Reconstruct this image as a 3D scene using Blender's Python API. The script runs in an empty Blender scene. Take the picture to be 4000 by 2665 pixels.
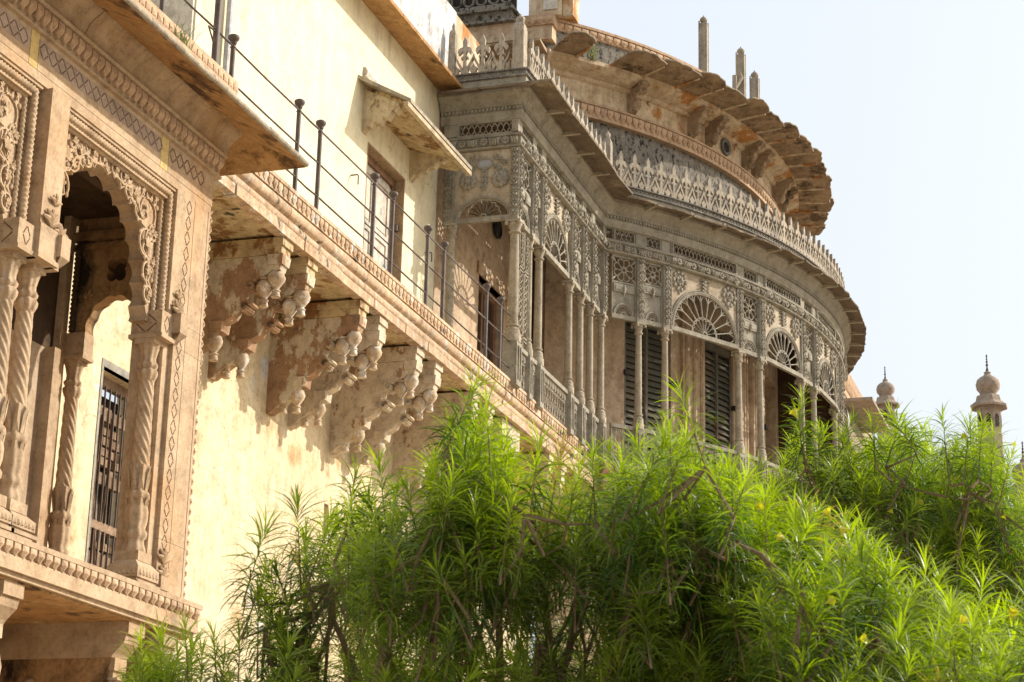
import bpy, bmesh, math, random
import numpy as np
from mathutils import Vector, Matrix
sin, cos, pi, R = math.sin, math.cos, math.pi, math.radians
sc = bpy.context.scene
COL = sc.collection

# ------------------------------------------------------------------ camera, world, sun, exposure
F_PX = 7885.0
ax = [(0.30531208, 0.2854956, 0.90844746), (-0.95195658, 0.06773213, 0.29864866), (0.0237318, -0.95598359, 0.29245885)]
cam = bpy.data.cameras.new('camera')
cam.sensor_width = 36; cam.lens = F_PX / 4000 * 36
cam.clip_start = 0.1; cam.clip_end = 3000
cam.dof.use_dof = True; cam.dof.focus_distance = 19; cam.dof.aperture_fstop = 11
co = bpy.data.objects.new('camera', cam); COL.objects.link(co)
co.matrix_world = Matrix(((ax[0][0], -ax[0][1], -ax[0][2], 0), (ax[1][0], -ax[1][1], -ax[1][2], 0), (ax[2][0], -ax[2][1], -ax[2][2], 0), (0, 0, 0, 1)))
sc.camera = co
GROUND = -1.6

LD = Vector((-0.7, 1.0, -0.75)).normalized()       # direction the sunlight travels
el = math.asin(-LD.z); azn = math.atan2(-LD.x, -LD.y)
w = bpy.data.worlds.new('World'); sc.world = w; w.use_nodes = True
nt = w.node_tree; nt.nodes.clear()
sky = nt.nodes.new('ShaderNodeTexSky'); sky.sky_type = 'NISHITA'; sky.sun_disc = False
sky.sun_elevation = el; sky.sun_rotation = azn; sky.altitude = 50; sky.air_density = 1.0; sky.dust_density = 8.0; sky.ozone_density = 1.5
bg = nt.nodes.new('ShaderNodeBackground'); bg.inputs[1].default_value = 0.15
wo = nt.nodes.new('ShaderNodeOutputWorld')
hz = nt.nodes.new('ShaderNodeMix'); hz.data_type = 'RGBA'; hz.inputs[0].default_value = 0.66; hz.inputs[7].default_value = (4.35, 4.6, 4.85, 1)   # thin white overcast haze over the blue
nt.links.new(sky.outputs[0], hz.inputs[6]); nt.links.new(hz.outputs[2], bg.inputs[0]); nt.links.new(bg.outputs[0], wo.inputs[0])
sun = bpy.data.lights.new('sun', 'SUN'); sun.energy = 3.5; sun.angle = R(0.6); sun.color = (1.0, 0.94, 0.85)
so = bpy.data.objects.new('sun', sun); COL.objects.link(so)
so.rotation_euler = LD.to_track_quat('-Z', 'Y').to_euler()
sc.view_settings.view_transform = 'Standard'; sc.view_settings.look = 'None'
sc.view_settings.exposure = 0.64; sc.view_settings.gamma = 1
sc.view_settings.use_curve_mapping = False
sc.render.engine = 'CYCLES'
sc.cycles.max_bounces = 6; sc.cycles.diffuse_bounces = 4; sc.cycles.transmission_bounces = 3; sc.cycles.transparent_max_bounces = 4

# ------------------------------------------------------------------ materials
def srgb(h): return h
def mat(name, cols, scale=1.5, streak=None, streak_amt=0.5, fine=0.12, bump=0.25, bscale=40, rough=0.9, patch=None, patch_t=(0.55, 0.62), patch_scale=2.0, patch2=None, patch2_t=(0.6, 0.66), patch2_scale=5.0, island=0.0, sstretch=(3.0, 3.0, .35), mott=.30, mscale=7, crack=0):
    m = bpy.data.materials.new(name); m.use_nodes = True
    n = m.node_tree.nodes; l = m.node_tree.links
    b = n['Principled BSDF']; b.inputs['Roughness'].default_value = rough
    b.inputs['Specular IOR Level'].default_value = 0.25
    g = n.new('ShaderNodeNewGeometry')
    def noise(s, det=6, vec=None, rg=0.6):
        t = n.new('ShaderNodeTexNoise'); t.inputs['Scale'].default_value = s; t.inputs['Detail'].default_value = det; t.inputs['Roughness'].default_value = rg
        l.new(vec or g.outputs['Position'], t.inputs['Vector']); return t.outputs['Fac']
    def ramp(f, st):
        r = n.new('ShaderNodeValToRGB'); e = r.color_ramp.elements
        while len(e) < len(st): e.new(0.5)
        for q, (p, c) in zip(e, st): q.position = p; q.color = (*c, 1) if len(c) == 3 else c
        l.new(f, r.inputs[0]); return r.outputs[0]
    def mixc(f, a, c, mode='MIX'):
        x = n.new('ShaderNodeMix'); x.data_type = 'RGBA'; x.blend_type = mode
        if isinstance(f, float): x.inputs[0].default_value = f
        else: l.new(f, x.inputs[0])
        for s, v in ((6, a), (7, c)):
            if isinstance(v, tuple): x.inputs[s].default_value = (*v, 1)
            else: l.new(v, x.inputs[s])
        return x.outputs[2]
    st = [(0.3 + 0.4 * i / max(1, len(cols) - 1), c) for i, c in enumerate(cols)]
    c = ramp(noise(scale, 5), st)
    def strv(sx):
        v = n.new('ShaderNodeVectorMath'); v.operation = 'MULTIPLY'; v.inputs[1].default_value = sx
        l.new(g.outputs['Position'], v.inputs[0]); return v.outputs[0]
    if patch: c = mixc(ramp(noise(patch_scale, 9, strv((1, 1, .6)), .68), [(patch_t[0], (0, 0, 0)), (patch_t[1], (1, 1, 1))]), c, patch)
    if patch2: c = mixc(ramp(noise(patch2_scale, 9, strv((1.1, 1, .8)), .65), [(patch2_t[0], (0, 0, 0)), (patch2_t[1], (1, 1, 1))]), c, patch2)
    if streak:
        f = ramp(noise(1.6, 7, strv(sstretch), .65), [(0.48, (0, 0, 0)), (0.75, (streak_amt,) * 3)])
        c = mixc(f, c, streak)
    if fine: c = mixc(fine * 2, c, ramp(noise(bscale * .7, 4), [(0.3, (.25, .25, .25)), (0.7, (1., 1., 1.))]), 'MULTIPLY')
    if mott:
        c = mixc(min(1., mott * 2), c, ramp(noise(mscale, 10, None, .72), [(0.34, (.42, .38, .34)), (0.47, (.84, .82, .80)), (0.56, (1.02, 1.02, 1.02)), (0.68, (1.16, 1.17, 1.18))]), 'MULTIPLY')
        c = mixc(min(1., mott * 1.5), c, ramp(noise(mscale * 4.5, 6, None, .7), [(0.36, (.45, .42, .38)), (0.46, (1, 1, 1))]), 'MULTIPLY')
    if crack:
        dv = n.new('ShaderNodeTexNoise'); dv.inputs['Scale'].default_value = 5; dv.inputs['Detail'].default_value = 6; l.new(g.outputs['Position'], dv.inputs['Vector'])
        vm = n.new('ShaderNodeVectorMath'); vm.operation = 'MULTIPLY_ADD'; vm.inputs[1].default_value = (.35, .35, .35); l.new(dv.outputs['Color'], vm.inputs[0]); l.new(g.outputs['Position'], vm.inputs[2])
        vo = n.new('ShaderNodeTexVoronoi'); vo.feature = 'DISTANCE_TO_EDGE'; vo.inputs['Scale'].default_value = 1.3; l.new(vm.outputs[0], vo.inputs['Vector'])
        line = ramp(vo.outputs['Distance'], [(0.0, (crack,) * 3), (0.011, (0, 0, 0))])
        msk = ramp(noise(.9, 3), [(.50, (0, 0, 0)), (.56, (1, 1, 1))])
        cm = n.new('ShaderNodeMath'); cm.operation = 'MULTIPLY'; l.new(line, cm.inputs[0]); l.new(msk, cm.inputs[1])
        c = mixc(cm.outputs[0], c, (.22, .16, .10))
    if island:
        mr = n.new('ShaderNodeMapRange'); mr.inputs[3].default_value = 1 - island; mr.inputs[4].default_value = 1 + island
        oi = n.new('ShaderNodeObjectInfo'); l.new(oi.outputs['Random'], mr.inputs[0])
        h = n.new('ShaderNodeHueSaturation'); l.new(mr.outputs[0], h.inputs['Value']); l.new(c, h.inputs['Color']); c = h.outputs[0]
    l.new(c, b.inputs['Base Color'])
    if bump:
        bp = n.new('ShaderNodeBump'); bp.inputs['Strength'].default_value = bump; bp.inputs['Distance'].default_value = 0.012
        l.new(noise(bscale, 6, None, .7), bp.inputs['Height']); l.new(bp.outputs[0], b.inputs['Normal'])
    return m

M = {}
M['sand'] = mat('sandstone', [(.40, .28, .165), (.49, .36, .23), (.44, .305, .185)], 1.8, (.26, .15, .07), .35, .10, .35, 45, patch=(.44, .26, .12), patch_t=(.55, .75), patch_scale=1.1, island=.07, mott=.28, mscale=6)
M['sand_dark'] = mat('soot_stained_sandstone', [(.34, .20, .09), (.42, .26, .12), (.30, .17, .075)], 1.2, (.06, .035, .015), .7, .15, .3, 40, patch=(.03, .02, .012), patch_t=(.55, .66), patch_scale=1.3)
M['sand_soffit'] = mat('stained_sandstone_soffit', [(.42, .22, .08), (.50, .30, .13)], 1.5, (.20, .10, .03), .5, .15, .3, 30, patch=(.10, .055, .025), patch_t=(.53, .60), patch_scale=1.7, patch2=(.55, .42, .25), patch2_t=(.62, .68), patch2_scale=3)
M['greystone'] = mat('grey_sandstone_block', [(.36, .27, .20), (.42, .32, .24)], 2, None, 0, .1, .25, 50)
M['yellowstone'] = mat('yellow_sandstone_strip', [(.55, .40, .15), (.60, .45, .19)], 3, None, 0, .1, .25, 50)
M['groove'] = mat('dark_incised_line', [(.13, .075, .045), (.18, .11, .065)], 6, None, 0, 0, 0)
M['plaster'] = mat('yellow_lime_plaster', [(.66, .54, .34), (.72, .60, .39), (.68, .56, .36)], .8, (.46, .32, .17), .7, .07, .3, 22, patch=(.62, .62, .60), patch_t=(.61, .66), patch_scale=2.6, patch2=(.50, .34, .16), patch2_t=(.56, .68), patch2_scale=2.2, mott=.26, mscale=4.5, crack=.7)
M['cream'] = mat('pale_cream_plaster', [(.73, .65, .41), (.76, .69, .48), (.74, .66, .44)], .7, (.42, .37, .31), .62, .05, .12, 20, mott=.13, mscale=3, crack=.55)
M['creamside'] = mat('shade_grey_plaster', [(.60, .56, .47), (.64, .60, .50)], .9, (.45, .40, .33), .3, .05, .15, 20)  # cream greyed for the side wall's shade; coping and tower reuse it
M['bluegrey'] = mat('grey_cement_surround', [(.30, .29, .25), (.38, .36, .31)], 5, (.2, .16, .12), .4, .1, .2, 30)
M['whitewash'] = mat('stained_whitewash', [(.62, .61, .58), (.72, .71, .68), (.60, .60, .58)], 2, (.13, .14, .16), .85, .12, .3, 20, patch=(.42, .42, .42), patch_t=(.55, .68), patch_scale=3, sstretch=(5, 5, .6))
M['orange'] = mat('peeling_peach_plaster', [(.50, .36, .23), (.56, .43, .29), (.46, .33, .22)], 1.3, (.28, .16, .09), .5, .1, .3, 25, patch=(.60, .48, .33), patch_t=(.56, .64), patch_scale=1.8, patch2=(.25, .15, .09), patch2_t=(.64, .70), patch2_scale=3)
M['peel'] = mat('peeling_corbel_paint', [(.35, .21, .115), (.42, .265, .15)], 2, (.10, .07, .05), .35, .12, .4, 30, patch=(.62, .53, .38), patch_t=(.51, .54), patch_scale=3.6, patch2=(.12, .11, .09), patch2_t=(.64, .68), patch2_scale=2.3)
M['peelpale'] = mat('pale_flaking_corbel_paint', [(.58, .46, .32), (.66, .56, .42)], 2, (.16, .12, .08), .35, .1, .35, 30, patch=(.36, .22, .13), patch_t=(.60, .62), patch_scale=5.5, patch2=(.15, .12, .09), patch2_t=(.66, .69), patch2_scale=6)
M['knob'] = mat('corbel_pendant_stone', [(.50, .36, .22), (.60, .48, .33)], 5, (.2, .12, .08), .35, .1, .3, 40, patch=(.70, .64, .54), patch_t=(.52, .58), patch_scale=9, island=.08)
M['soffit'] = mat('flaking_balcony_soffit', [(.52, .40, .22), (.60, .48, .28)], 1.5, (.24, .14, .06), .7, .1, .3, 25, patch=(.28, .15, .06), patch_t=(.52, .56), patch_scale=3.2, patch2=(.07, .055, .04), patch2_t=(.62, .66), patch2_scale=3.2)
M['fascia'] = mat('weathered_balcony_fascia', [(.52, .34, .20), (.58, .42, .27), (.50, .32, .18)], 3, (.14, .09, .06), .5, .12, .35, 35, patch=(.64, .58, .49), patch_t=(.56, .60), patch_scale=8, patch2=(.09, .075, .06), patch2_t=(.60, .66), patch2_scale=3.2, island=.12, mott=.36, mscale=10)
M['iron'] = mat('grey_painted_stone_gallery', [(.265, .24, .185), (.35, .32, .25), (.30, .27, .21)], 2.2, (.17, .12, .075), .45, .10, .3, 55, patch=(.30, .27, .22), patch_t=(.55, .68), patch_scale=3.5)
M['panel'] = mat('peach_gallery_panel', [(.43, .355, .25), (.50, .42, .305)], 2.2, (.26, .20, .13), .4, .10, .2, 45)
M['column'] = mat('cream_gallery_column', [(.34, .295, .215), (.43, .375, .28)], 3.0, (.26, .16, .08), .45, .10, .2, 40)
M['iron_dark'] = mat('lichen_dark_coping', [(.16, .15, .13), (.24, .22, .19)], 5, (.08, .075, .07), .5, .15, .4, 50, patch=(.40, .36, .30), patch_t=(.56, .62), patch_scale=9)
M['cresting'] = mat('weathered_cresting_stone', [(.36, .31, .235), (.47, .40, .30)], 3, (.13, .12, .10), .65, .12, .35, 45, patch=(.33, .31, .28), patch_t=(.56, .66), patch_scale=6, island=.08)
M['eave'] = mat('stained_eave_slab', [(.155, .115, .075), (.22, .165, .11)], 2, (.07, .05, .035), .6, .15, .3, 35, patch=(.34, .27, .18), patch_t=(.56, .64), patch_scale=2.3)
M['drum'] = mat('ochre_stained_drum_plaster', [(.54, .41, .25), (.66, .54, .37), (.58, .43, .26)], 1.1, (.30, .14, .05), .75, .1, .3, 22, patch=(.46, .21, .06), patch_t=(.54, .60), patch_scale=1.5, patch2=(.22, .13, .07), patch2_t=(.62, .68), patch2_scale=3)
M['chajja'] = mat('ochre_scalloped_eave_stone', [(.31, .21, .12), (.43, .31, .19), (.25, .165, .10)], 1.3, (.09, .055, .03), .7, .15, .35, 30, patch=(.13, .085, .05), patch_t=(.53, .61), patch_scale=2.2, patch2=(.52, .40, .23), patch2_t=(.62, .70), patch2_scale=2.5, sstretch=(1.5, 1.5, 4))
M['chajja_edge'] = mat('lichened_eave_edge', [(.36, .31, .24), (.46, .39, .28)], 4, (.12, .10, .08), .6, .12, .4, 40)
M['petal'] = mat('carved_petal_sandstone', [(.50, .34, .21), (.56, .39, .25)], 3, (.28, .18, .10), .35, .10, .3, 45, island=.07)
M['lichen'] = mat('black_lichen_on_plaster', [(.17, .155, .13), (.27, .24, .19), (.20, .18, .15)], 5, (.10, .09, .075), .5, .2, .5, 30, patch=(.035, .032, .028), patch_t=(.54, .575), patch_scale=16, patch2=(.56, .46, .32), patch2_t=(.60, .70), patch2_scale=1.1)
M['rail'] = mat('dark_iron', [(.085, .068, .058), (.13, .10, .085)], 12, (.14, .08, .05), .4, .05, .1, 60, rough=.55)
M['canopystone'] = mat('dirty_cream_canopy', [(.50, .40, .25), (.58, .49, .33)], 3, (.20, .13, .07), .7, .1, .3, 30, patch=(.24, .16, .09), patch_t=(.57, .64), patch_scale=4)
M['soot_and_shade'] = mat('soot_and_shade_dark', [(.10, .060, .030), (.06, .036, .02)], 2, (.02, .014, .01), .7, .1, .2, 30, patch=(.16, .09, .045), patch_t=(.58, .68), patch_scale=2)  # dark tone for real soot and for shade put into colour
M['pipe'] = mat('galvanised_pipe', [(.35, .35, .36), (.42, .42, .43)], 6, None, 0, .05, .1, 60, rough=.5)
M['wood'] = mat('weathered_bare_wood', [(.26, .17, .10), (.34, .24, .16)], 4, (.10, .06, .035), .6, .15, .3, 60, island=.12, sstretch=(8, 8, .5))
M['doorwood'] = mat('faded_blue_white_door', [(.58, .54, .47), (.64, .57, .47)], 4, (.28, .20, .14), .35, .1, .2, 60, patch=(.22, .28, .31), patch_t=(.56, .62), patch_scale=2.5, sstretch=(9, 9, .5))
M['frame'] = mat('brown_timber_frame', [(.22, .12, .07), (.28, .16, .09)], 5, (.1, .06, .04), .5, .1, .3, 60)
M['shutter'] = mat('weathered_green_shutter', [(.11, .115, .09), (.15, .145, .11), (.24, .165, .10)], 1.4, (.20, .12, .06), .45, .12, .2, 60, island=.18, sstretch=(4, 4, 2.0))
M['reveal'] = mat('brown_door_reveal', [(.34, .24, .14), (.42, .30, .18)], 5, (.2, .13, .08), .5, .12, .3, 40)
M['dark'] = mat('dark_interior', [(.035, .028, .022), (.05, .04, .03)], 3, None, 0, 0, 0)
M['brickdark'] = mat('rough_brick_fill', [(.26, .16, .09), (.38, .27, .17)], 12, (.1, .06, .04), .4, .15, .4, 30)
M['white'] = mat('chipped_white_paint', [(.66, .62, .55), (.74, .70, .62)], 4, (.3, .2, .12), .4, .1, .3, 40)
M['bark'] = mat('brown_oleander_bark', [(.20, .13, .075), (.30, .21, .13)], 9, (.09, .055, .035), .5, .15, .5, 50)
M['soil'] = mat('pale_dusty_paving', [(.46, .38, .28), (.54, .46, .35)], .6, None, 0, .15, .3, 12)
M['grass'] = mat('dry_green_weed', [(.10, .16, .04), (.22, .22, .08)], 9, None, 0, 0, 0)
M['far'] = mat('distant_tan_stone', [(.32, .25, .185), (.38, .30, .225)], 1.2, (.25, .18, .12), .4, .1, .2, 12)
M['spire'] = mat('dark_metal_finial', [(.10, .07, .08), (.14, .10, .10)], 5, None, 0, 0, 0, rough=.5)
M['black'] = mat('black_cable', [(.03, .028, .026), (.045, .04, .036)], 5, None, 0, 0, 0, rough=.6)

def leafmat(name, c0, c1, trans):
    m = bpy.data.materials.new(name); m.use_nodes = True
    n = m.node_tree.nodes; l = m.node_tree.links; b = n['Principled BSDF']
    at = n.new('ShaderNodeAttribute'); at.attribute_name = 'lv'
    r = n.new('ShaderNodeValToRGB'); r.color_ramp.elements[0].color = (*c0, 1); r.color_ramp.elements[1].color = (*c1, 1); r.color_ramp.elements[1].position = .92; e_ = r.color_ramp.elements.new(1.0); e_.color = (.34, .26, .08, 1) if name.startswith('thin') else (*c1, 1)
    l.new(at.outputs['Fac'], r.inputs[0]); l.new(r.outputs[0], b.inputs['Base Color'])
    b.inputs['Roughness'].default_value = .42; b.inputs['Specular IOR Level'].default_value = .5
    t = n.new('ShaderNodeBsdfTranslucent'); hs = n.new('ShaderNodeHueSaturation'); hs.inputs['Saturation'].default_value = 1.15; hs.inputs['Value'].default_value = trans
    l.new(r.outputs[0], hs.inputs['Color']); l.new(hs.outputs[0], t.inputs[0])
    mx = n.new('ShaderNodeMixShader'); mx.inputs[0].default_value = .45
    l.new(b.outputs[0], mx.inputs[1]); l.new(t.outputs[0], mx.inputs[2])
    l.new(mx.outputs[0], n['Material Output'].inputs[0]); return m
M['leaf'] = leafmat('thin_green_leaf', (.028, .068, .012), (.30, .385, .045), 1.8)
M['flower'] = leafmat('yellow_petal', (.50, .48, .05), (.60, .58, .09), 1.2)

# ------------------------------------------------------------------ mesh building
class MB:
    def __init__(s): s.v = []; s.f = []
    def add(s, vs, fs):
        o = len(s.v); s.v += [tuple(p) for p in vs]; s.f += [tuple(i + o for i in f) for f in fs]; return s
    def box(s, x0, x1, y0, y1, z0, z1):
        return s.add([(x, y, z) for z in (z0, z1) for y in (y0, y1) for x in (x0, x1)],
                     [(0, 2, 3, 1), (4, 5, 7, 6), (0, 1, 5, 4), (2, 6, 7, 3), (0, 4, 6, 2), (1, 3, 7, 5)])
    def tbox(s, x0, x1, y0, y1, z0, z1, t):        # box tapering by t at the top
        return s.add([(x0, y0, z0), (x1, y0, z0), (x0, y1, z0), (x1, y1, z0), (x0 + t, y0 + t, z1), (x1 - t, y0 + t, z1), (x0 + t, y1 - t, z1), (x1 - t, y1 - t, z1)],
                     [(0, 2, 3, 1), (4, 5, 7, 6), (0, 1, 5, 4), (2, 6, 7, 3), (0, 4, 6, 2), (1, 3, 7, 5)])
    def prism(s, poly, fn, d0, d1):
        n = len(poly)
        return s.add([fn(a, b, d0) for a, b in poly] + [fn(a, b, d1) for a, b in poly],
                     [tuple(range(n)), tuple(range(2 * n - 1, n - 1, -1))] + [(i, i + n, (i + 1) % n + n, (i + 1) % n) for i in range(n)])
    def xz(s, poly, y0, y1): return s.prism(poly, lambda a, b, d: (a, d, b), y0, y1)
    def yz(s, poly, x0, x1): return s.prism(poly, lambda a, b, d: (d, a, b), x0, x1)
    def xy(s, poly, z0, z1): return s.prism(poly, lambda a, b, d: (a, b, d), z0, z1)
    def lathe(s, prof, c=(0, 0, 0), n=16, rib=0, amp=0.0, twist=0.0, phase=0.0, sq=None):
        vs = []; m = len(prof)
        for r, z in prof:
            for k in range(n):
                t = 2 * pi * k / n + phase
                rr = r * (1 + (amp * cos(rib * t + twist * z) if rib else 0))
                vs.append((c[0] + rr * cos(t), c[1] + rr * sin(t), c[2] + z))
        fs = [(i * n + k, i * n + (k + 1) % n, (i + 1) * n + (k + 1) % n, (i + 1) * n + k) for i in range(m - 1) for k in range(n)]
        fs += [tuple(range(n - 1, -1, -1)), tuple(range((m - 1) * n, m * n))]
        return s.add(vs, fs)
    def tube(s, pts, r, n=6, closed=False, flat=1.0, rib=0, amp=0, twist=0):
        P = [Vector(p) for p in pts]; m = len(P); vs = []
        rs = r if isinstance(r, (list, tuple)) else [r] * m
        up = None; acc = 0
        for i, p in enumerate(P):
            a = P[(i - 1) % m] if (closed or i > 0) else p; b = P[(i + 1) % m] if (closed or i < m - 1) else p
            t = (b - a); t = t.normalized() if t.length > 1e-9 else Vector((0, 0, 1))
            if up is None: up = Vector((0, 1, 0)) if abs(t.y) < .9 else Vector((1, 0, 0))
            u = (up - t * up.dot(t)); u = u.normalized() if u.length > 1e-6 else t.orthogonal().normalized()
            w2 = t.cross(u); up = u
            if i: acc += (p - P[i - 1]).length
            for k in range(n):
                th = 2 * pi * k / n + (pi / n if n == 4 else 0)
                rr = rs[i] * (1 + (amp * cos(rib * th + twist * acc) if rib else 0))
                vs.append(p + u * (cos(th) * rr * flat) + w2 * (sin(th) * rr))
        fs = [(i * n + k, i * n + (k + 1) % n, ((i + 1) % m) * n + (k + 1) % n, ((i + 1) % m) * n + k) for i in range(m if closed else m - 1) for k in range(n)]
        if not closed: fs += [tuple(range(n - 1, -1, -1)), tuple(range((m - 1) * n, m * n))]
        return s.add(vs, fs)
    def ball(s, c, r, n=8, m=5, sy=1, sz=1):
        return s.add(*ballgeo(c, r, n, m, sy, sz))
    def merge(s, o, T=None):
        return s.add([T @ Vector(p) for p in o.v] if T else o.v, o.f)
    def mesh(s, name, m, smooth=None, recalc=True):
        me = bpy.data.meshes.new(name); me.from_pydata(s.v, [], s.f)
        me.materials.append(m if not isinstance(m, str) else M[m])
        if recalc:
            bm = bmesh.new(); bm.from_mesh(me); bmesh.ops.recalc_face_normals(bm, faces=bm.faces); bm.to_mesh(me); bm.free()
        if smooth is not None:
            me.polygons.foreach_set('use_smooth', [True] * len(me.polygons))
            try: me.set_sharp_from_angle(angle=R(smooth))
            except Exception: pass
        return me

def ballgeo(c, r, n, m, sy, sz):
    vs = [(c[0], c[1], c[2] + r * sz)]
    for i in range(1, m):
        ph = pi * i / m
        for k in range(n): vs.append((c[0] + r * sin(ph) * cos(2 * pi * k / n), c[1] + r * sy * sin(ph) * sin(2 * pi * k / n), c[2] + r * sz * cos(ph)))
    vs.append((c[0], c[1], c[2] - r * sz)); L = len(vs) - 1
    fs = [(0, 1 + k, 1 + (k + 1) % n) for k in range(n)]
    fs += [(1 + i * n + k, 1 + (i + 1) * n + k, 1 + (i + 1) * n + (k + 1) % n, 1 + i * n + (k + 1) % n) for i in range(m - 2) for k in range(n)]
    fs += [(L, 1 + (m - 2) * n + (k + 1) % n, 1 + (m - 2) * n + k) for k in range(n)]
    return vs, fs

def sweep(mb, path, prof, z0=0.0, closed_prof=True):
    """path: list of (x, y) walked with the outside on its right; prof: list of (d outward, z)"""
    n = len(path); m = len(prof); vs = []
    for i in range(n):
        p = Vector(path[i]); a = Vector(path[i - 1]) if i else None; b = Vector(path[i + 1]) if i < n - 1 else None
        t1 = (p - a).normalized() if a is not None else None; t2 = (b - p).normalized() if b is not None else None
        t1 = t1 or t2; t2 = t2 or t1
        n1 = Vector((t1.y, -t1.x)); n2 = Vector((t2.y, -t2.x))
        nn = (n1 + n2); nn = nn / max(.2, nn.dot(n1))
        for d, z in prof: vs.append((p.x + nn.x * d, p.y + nn.y * d, z0 + z))
    fs = [(i * m + k, i * m + (k + 1) % m, (i + 1) * m + (k + 1) % m, (i + 1) * m + k) for i in range(n - 1) for k in range(m if closed_prof else m - 1)]
    if closed_prof: fs += [tuple(range(m - 1, -1, -1)), tuple(range((n - 1) * m, n * m))]
    mb.add(vs, fs); return mb

def thing(name, label, cat, loc=(0, 0, 0), group=None):
    o = bpy.data.objects.new(name, None); COL.objects.link(o); o.location = loc; o.empty_display_size = .3
    o['label'] = label; o['category'] = cat
    if group: o['group'] = group
    bpy.context.view_layer.update()
    return o
def wl(o):                                           # world location of an empty or part (no rotation anywhere above)
    v = Vector((0, 0, 0))
    while o is not None:
        v = v + (o.matrix_parent_inverse @ o.location if o.parent else o.location); o = o.parent
    return v
INV = {}
def link(name, me, parent=None, loc=(0, 0, 0), rot=0.0, label=None, kind=None):
    o = bpy.data.objects.new(name, me); COL.objects.link(o)
    o.location = loc; o.rotation_euler = (0, 0, rot)
    if parent is not None:
        o.parent = parent
        o.matrix_parent_inverse = INV.get(parent.name) or Matrix.Translation(-parent.location) 
    if parent is not None: INV[o.name] = (Matrix.Translation(Vector(loc)) @ Matrix.Rotation(rot, 4, 'Z')).inverted()
    if label: o['label'] = label
    if kind: o['kind'] = kind
    return o
def part(name, mb, m, parent=None, loc=(0, 0, 0), rot=0.0, label=None, kind=None, smooth=None):
    return link(name, mb.mesh(name, m, smooth), parent, loc, rot, label, kind)
def solo(name, mb, m, label=None, cat=None, kind=None, smooth=None, group=None):
    o = link(name, mb.mesh(name, m, smooth))
    if label: o['label'] = label
    if cat: o['category'] = cat
    if kind: o['kind'] = kind
    if group: o['group'] = group
    return o
rnd = random.Random(7)

# petal (shield shaped tongue hanging from a moulding); local x along, -y outward, z up, top at z=0
def petal_mesh(name, w_, h, t, m, curved=True):
    mb = MB(); pts = [(-w_ / 2, 0), (w_ / 2, 0), (w_ / 2, -h * .45), (w_ * .34, -h * .75), (0, -h), (-w_ * .34, -h * .75), (-w_ / 2, -h * .45)]
    n = len(pts)
    front = [(x * .88, -t * (1 if z > -h * .6 else .55), z * .96 - .001) for x, z in pts]
    mid = (0, -t * 1.35, -h * .45)
    back = [(x, 0, z) for x, z in pts]
    mb.add(back + front + [mid], [(i, (i + 1) % n, (i + 1) % n + n, i + n) for i in range(n)] + [(i + n, (i + 1) % n + n, 2 * n) for i in range(n)])
    return mb.mesh(name, m)
def petal_row(parent, me, p0, p1, z, pitch, rot, name='petal', skip=()):
    a = Vector(p0); b = Vector(p1); L = (b - a).length; k = max(1, round(L / pitch))
    for i in range(k):
        if i in skip: continue
        q = a + (b - a) * ((i + .5) / k)
        link(name, me, parent, (q.x, q.y, z), rot)

# ------------------------------------------------------------------ ground
g = MB(); g.add([(-900, -900, GROUND), (900, -900, GROUND), (900, 900, GROUND), (-900, 900, GROUND)], [(0, 1, 2, 3)])
gr = solo('ground', g, 'soil'); gr['kind'] = 'structure'

# ------------------------------------------------------------------ yellow palace building
B = thing('palace_building', 'yellow plastered palace building with the long wall, upper door and whitewashed parapet', 'building', (20, 9.1, GROUND))
WY = 9.1
def wall_holes(mb, x0, x1, z0, z1, y0, y1, holes):
    xs = sorted({x0, x1, *[h[0] for h in holes], *[h[1] for h in holes]}); zs = sorted({z0, z1, *[h[2] for h in holes], *[h[3] for h in holes]})
    for i in range(len(xs) - 1):
        for j in range(len(zs) - 1):
            cx, cz = (xs[i] + xs[i + 1]) / 2, (zs[j] + zs[j + 1]) / 2
            if any(h[0] < cx < h[1] and h[2] < cz < h[3] for h in holes): continue
            mb.box(xs[i], xs[i + 1], y0, y1, zs[j], zs[j + 1])
    return mb
mb = wall_holes(MB(), 5, 28.9, GROUND, 6.95, WY, WY + .4, [(15.72, 16.72, 3.0, 5.10), (20.93, 21.05, 4.55, 4.95)])
part('lower_wall', mb, 'plaster', B, label='lower wall in patchy yellow plaster')
mb = wall_holes(MB(), 16.97, 24.22, 6.95, 11.5, WY, WY + 1.6, [(21.70, 23.02, 7.2, 9.74)])
part('upper_wall', mb, 'cream', B, label='upper wall in pale cream plaster')
mb = MB().box(16.93, 16.969, WY + .02, WY + 1.6, 7.0, 12.6).box(4, 16.93, WY + 1.58, WY + 1.9, 6.95, 12.6)
part('recessed_wall', mb, 'creamside', B, label='plaster wall set back beyond the corner, shade greyed into its colour')
# putlog hole lining
part('wall_slot', MB().box(20.93, 21.05, WY + .08, WY + .1, 4.55, 4.95), 'reveal', B)
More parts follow.
